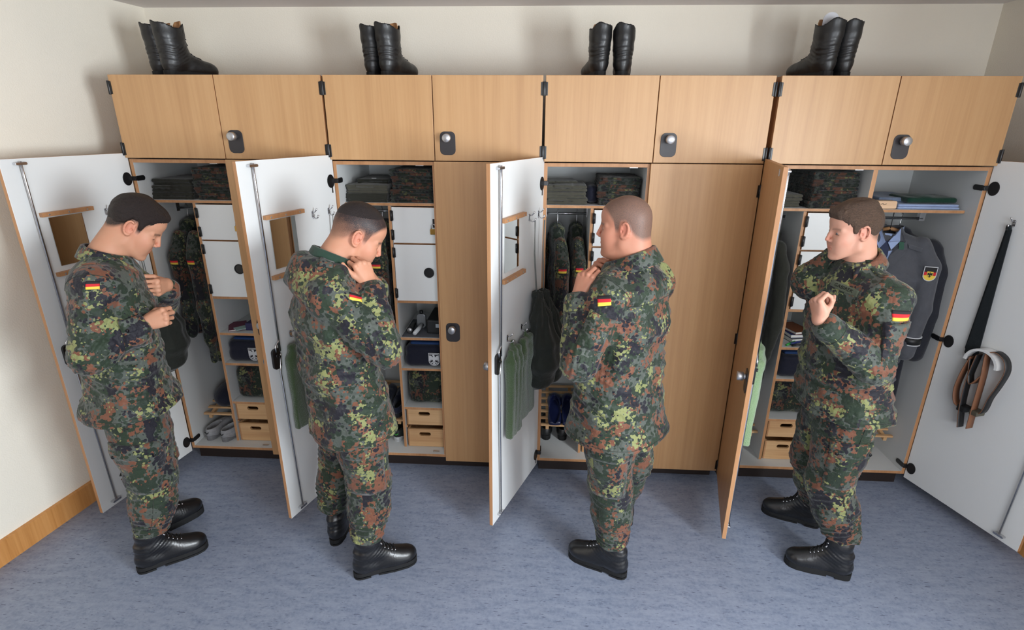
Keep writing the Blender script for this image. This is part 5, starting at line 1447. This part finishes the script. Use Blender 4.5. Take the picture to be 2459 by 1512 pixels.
vtri('shirt_front', [(-.060, 0, 1.47), (-.045, 0, 1.36), (-.004, 0, 1.22), (.036, 0, 1.36), (.052, 0, 1.47)], SHIRT, .003)
vtri('shirt_tie', [(-.020, 0, 1.435), (-.026, 0, 1.36), (-.004, 0, 1.22), (.020, 0, 1.36), (.014, 0, 1.435)], flat('navy_tie', (26, 36, 66), .7), .007)
for sx in (-1, 1):
    vtri('lapel', [(sx*.066, 0, 1.478), (sx*.030, 0, 1.36), (0, 0, 1.20), (sx*.045, 0, 1.30), (sx*.098, 0, 1.37), (sx*.105, 0, 1.40), (sx*.092, 0, 1.44)], GREYU, .012)
    vtri('shirt_collar', [(sx*.052, 0, 1.500), (sx*.002+sx*.004, 0, 1.43), (sx*.030, 0, 1.392), (sx*.062, 0, 1.440), (sx*.070, 0, 1.490)], SHIRT, .017)
    vtri('collar_tab', [(sx*.060, 0, 1.438), (sx*.066, 0, 1.398), (sx*.090, 0, 1.400), (sx*.084, 0, 1.438)], flat('green_tab', (40, 80, 62), .8), .018)
    vtri('epaulette', [(sx*.105, 0, 1.428), (sx*.112, 0, 1.408), (sx*.175, 0, 1.392), (sx*.178, 0, 1.410)], GREYU, .010)
b = MB(); b.tube([(0, .01, 1.47), (0, .01, 1.535), (0, .022, 1.568), (0, .012, 1.582), (0, -.004, 1.574)], .0026, 8); b.build('hanger_hook', BLACK, t_)
b = MB(); b.tube([(-.055, .02, 1.475), (0, .02, 1.490), (.055, .02, 1.475)], .013, 10, squash=.8); b.build('hanger_bar', LINER, t_)
# shield badge on the sleeve nearest the door
q = project(G, V3((.225, 0, 1.285)), (.25, -.97, 0))[0]
b = MB(); b.prism(shield_pts(.066, .078), -.0015, .002, mi=0); 
w_, h_ = .058, .070
b.prism([(-w_/2, .010), (w_/2, .010), (w_/2, h_/2), (-w_/2, h_/2)], -.0030, 0, mi=1); b.prism([(-w_/2, -.008), (w_/2, -.008), (w_/2, .010), (-w_/2, .010)], -.0030, 0, mi=2)
b.prism([p for p in shield_pts(w_, h_) if p[1] < -.007]+[(w_/2, -.008), (-w_/2, -.008)][::-1][:0], -.0030, 0, mi=3)
b.prism([(c, d-.004) for c, d in shield_pts(.030, .034)], -.0042, -.002, mi=3); e = MB(); eagle(e, .030, 0, .001, 1); b.add([(v[0], -.0052+v[1], v[2]-.004) for v in e.v], e.f, 1)
o = b.build('shield_badge', [BADGE_W, F_BLACK, F_RED, F_GOLD], t_, tuple(q+V3((.25, -.97, 0))*.001), (0, 0, math.atan2(.25, .97)))
# cuff band
b = MB()
for (zc, hh, mi) in ((.905, .017, 0), (.927, .0025, 1), (.883, .0025, 1)):
    c0 = V3((.234, -.022, zc)); b.tube([tuple(c0-V3((0, 0, hh))), tuple(c0+V3((0, 0, hh)))], .0545, 28, mi=mi)
b.build('cuff_band', [BB, BADGE_W], t_)
# dark suit behind
G2 = Field(); G2.etube([((0, .01, 1.475), sv, .065, .05), ((0, .01, 1.42), sv, .185, .062), ((0, 0, 1.20), sv, .205, .075), ((0, 0, .85), sv, .205, .07)], k=.03)
for x in (-1, 1): G2.chain([(x*.165, .01, 1.415), (x*.22, .005, 1.28), (x*.235, 0, 1.06), (x*.225, -.02, .82)], [.046, .058, .054, .048], k=.018)
G2.etube([((.06, 0, .95), sv, .13, .05), ((.06, 0, .40), sv, .135, .045)], k=.01)
G2.disp = lambda P: .004*vnoise(P*np.array([1.2, 1, .3]), 4, 7); G2.halfspace((0, 0, .385), (0, 0, -1))
o = tag(new_obj('suit', mesh_of(G2, .008, 'suit', DARKC), None, (4.165, .290, 0), (0, 0, R(-50))), 'charcoal suit with trousers hanging behind the grey dress jacket', 'suit')
b = MB(); b.tube([(0, .01, 1.47), (0, .01, 1.535), (0, .022, 1.568), (0, .012, 1.582), (0, -.004, 1.574)], .0026, 8); b.build('hanger_hook', CHROME, o)

# shelf of the right half: wooden brush, shirts, green knit
o = thing('clothes_brush', 'wooden clothes brush with small black mark beside the blue shirts', 'brush', (3.930, .085, Z1)); b = MB(); b.prism(rrect(0, .021, .14, .040, .008), 0, .05); b.build('brush_block', wood('pale_wood', (206, 166, 128), (218, 180, 144), (226, 190, 156), 'x'), o, bevel=.003)
b = MB(); b.tube([(-.012, -.0008, .024), (-.002, -.0008, .028), (.004, -.0008, .022), (.016, -.0008, .027)], .0012, 6); b.build('brush_mark', BLACK, o)
Fs = Field(); Fs.box((0, .14, .0065), (.155, .14, .0062), rad=.0055, k=.002); Fs.disp = lambda P: .0012*vnoise(P, 5, 3); SHM = mesh_of(Fs, .0042, 'folded_dress_shirt', SHIRT)
for k, (m, lab, yy, sc) in enumerate(((SHIRT, 'pale blue folded shirt, lowest of its stack', .09, 1), (SHIRT, 'pale blue folded shirt lying on another, under the green knit', .095, .98), (SHIRT_G, 'grey blue folded shirt behind the brush', .17, 1.0))):
    x_ = 4.165 if k < 2 else 4.07
    place(SHM, 'folded_dress_shirt', lab, 'garment', (x_, yy, Z1+.0125*k), (0, 0, .0), 'dress shirts on the right shelf', (sc if k < 2 else .75, 1, 1 if k < 2 else 1.9), m)
Fg = Field(); Fg.box((0, .10, .017), (.125, .09, .015), rad=.013, k=.01); Fg.ellipsoid((-.03, .08, .030), (.05, .05, .010), k=.02); Fg.disp = lambda P: .002*vnoise(P, 7, 1)
place(mesh_of(Fg, .005, 'green_knit_pullover', GREEN_K), 'folded_pullover', 'dark green folded knit pullover on the pale blue shirts', 'garment', (4.19, .10, Z1+.0260), scale=(1, 1, 1))

# ---------------------------------------------------------------- shoes
def shoe_field(open_back=False, low=.085):
    F = Field(); F.ellipsoid((.215, 0, .040), (.065, .046, .032), k=.03); F.ellipsoid((.13, 0, .042), (.09, .040, .040), k=.03); F.ellipsoid((.05, 0, .048), (.052, .036, .050), k=.03)
    F.etube([((.055, 0, .05), (0, 1, 0), .034, .045), ((.062, 0, low), (0, 1, 0), .033, .052)], k=.02); F.capsule((.10, 0, .075), (.17, 0, .055), .030, .030, k=.02)
    F.halfspace((0, 0, .016), (0, 0, -1)); F.post.append(lambda P, d: np.maximum(d, P[:, 2]-low-.10*np.clip(P[:, 0]-.07, 0, .02)+.0))
    F.post.append(lambda P, d: np.maximum(d, -np.maximum((np.sqrt(((P[:, 0]-.070)/.060)**2+(P[:, 1]/.029)**2)-1)*.029, .030-P[:, 2])))
    F.disp = lambda P: .0012*vnoise(P, 12, 6); return F
SHOE = mesh_of(shoe_field(), .004, 'low_shoe', LEATHER_D)
def slip_field():
    F = Field(); F.ellipsoid((.20, 0, .034), (.075, .050, .034), k=.02); F.box((.13, 0, .018), (.135, .042, .016), rad=.014, k=.01); F.ellipsoid((.06, 0, .020), (.062, .041, .020), k=.02)
    F.post.append(lambda P, d: np.maximum(d, -np.maximum(np.maximum((np.sqrt(((P[:, 0]-.11)/.115)**2+(P[:, 1]/.036)**2)-1)*.036, .022-P[:, 2]), P[:, 0]-.30)))
    F.halfspace((0, 0, .002), (0, 0, -1)); return F
SLIP = mesh_of(slip_field(), .004, 'slipper', flat('blue_rubber', (18, 24, 56), .3))
so_ = sole_mesh().build('x', SOLE); SOLE_ME = so_.data; bpy.data.objects.remove(so_)
def shoe(x, y, z, rz, mat, solemat, label, group, src=None, name='shoe', tilt=0, s=.93, mark=None, cat='shoe'):
    o = thing(name, label, cat, (x, y, z), rz, group); o.rotation_euler = (0, -tilt, rz)
    me = (src or SHOE).copy()
    if mat is not None: me.materials.clear(); me.materials.append(mat)
    u = new_obj('upper', me, o); u.scale = (s, s, s)
    if solemat is not None:
        sm = SOLE_ME.copy(); sm.materials.clear(); sm.materials.append(solemat); q = new_obj('sole', sm, o); q.scale = (s*.93, s*.93, s)
    if mark:
        b = MB(); b.tube([(-.004*s, -.014, .062), (-.004*s, 0, .050), (-.004*s, .014, .062)], .003, 6); b.build('heel_mark', mark, o)
    if src is None:
        l = MB()
        for k in range(4): l.tube([(.118+.018*k, -.017, .082-.006*k), (.120+.018*k, 0, .088-.0065*k), (.118+.018*k, .017, .082-.006*k)], .0022, 6)
        l.build('shoe_laces', mat or LACE, o)
    return o
SNK = flat('white_grey_sneaker', (150, 150, 152), .6, bump=(60, .2, .004)); SNS = flat('light_sneaker_sole', (120, 120, 122), .6)
shoe(UX[0]+.075, .055, ZB+.019, R(80), SNK, SNS, 'left white training shoe on the floor of the leftmost wardrobe', 'white training shoes', name='training_shoe', mark=BLACK)
shoe(UX[0]+.178, .045, ZB+.019, R(72), SNK, SNS, 'right white training shoe beside the divider of the leftmost wardrobe', 'white training shoes', name='training_shoe', mark=BLACK)
Fn = Field(); Fn.ellipsoid((0, .14, .08), (.085, .13, .075), k=.01); Fn.disp = lambda P: .008*vnoise(P, 7, 6)
place(mesh_of(Fn, .008, 'cloth_bundle', NAVY), 'cloth_bundle', 'dark blue cloth bundle on the shoe rack above the training shoes', 'garment', (UX[0]+.15, .12, .272))
rt_ = R(16)
for k, x in enumerate((.105, .190)):
    shoe(UX[2]+x, .115, .268, R(90), None, None, ['left', 'right'][k]+' blue rubber slipper on the shoe rack of the third wardrobe', 'blue rubber slippers', src=SLIP, name='slipper', tilt=rt_, cat='slipper')
    shoe(UX[2]+.055+.105*k, .20, ZB+.019, R(88), LEATHER_D, SOLE, ['left', 'right'][k]+' black shoe under the rack of the third wardrobe', 'black shoes of the third wardrobe')
    shoe(UX[1]+.115+.085*k, .135, .276, R(90), cloth('navy_shoe', (16, 20, 40)), SOLE, ['left', 'right'][k]+' navy shoe on the shoe rack of the second wardrobe', 'navy shoes of the second wardrobe', tilt=rt_)
    shoe(UX[3]+.60+.095*k, .16, ZB+.019, R(86), LEATHER_D, SOLE, ['left', 'right'][k]+' black dress shoe under the rack beside the rightmost soldier', 'black dress shoes')
shoe(UX[1]+.19, .12, ZB+.019, R(82), flat('black_green_sneaker', (24, 30, 28), .6), flat('white_sneaker_sole', (190, 190, 190), .6), 'black training shoe with white sole under the rack of the second wardrobe', None, name='training_shoe', mark=flat('green_trim', (60, 170, 60), .5))

# ---------------------------------------------------------------- combat boots on top of the cabinets
ZTOP = 2.2478
BG_ = 'pairs of boots on top of the cabinets'
empty_boot('leftmost black boot of the pair above the leftmost soldier', (.115, .165, ZTOP), R(60), BG_, 1.0)
empty_boot('right boot of the leftmost pair, its tan tongue showing', (.215, .110, ZTOP), R(66), BG_, 1.0)
empty_boot('left boot of the pair above the second wardrobe', (1.262, .185, ZTOP), R(72), BG_, .97)
empty_boot('right boot of the pair above the second wardrobe, toe pointing right', (1.355, .125, ZTOP), R(70), BG_, .97)
empty_boot('left boot of the pair above the third wardrobe, heel to the front', (2.452, .105, ZTOP), R(100), BG_, .93)
empty_boot('right boot of the pair above the third wardrobe, lace hanging loose', (2.550, .105, ZTOP), R(82), BG_, .93)
empty_boot('left boot of the rightmost pair, pale insole sticking out', (3.560, .120, ZTOP), R(104), BG_, 1.0, insole=True)
empty_boot('right boot of the rightmost pair above the dress jacket wardrobe', (3.655, .150, ZTOP), R(100), BG_, 1.0)
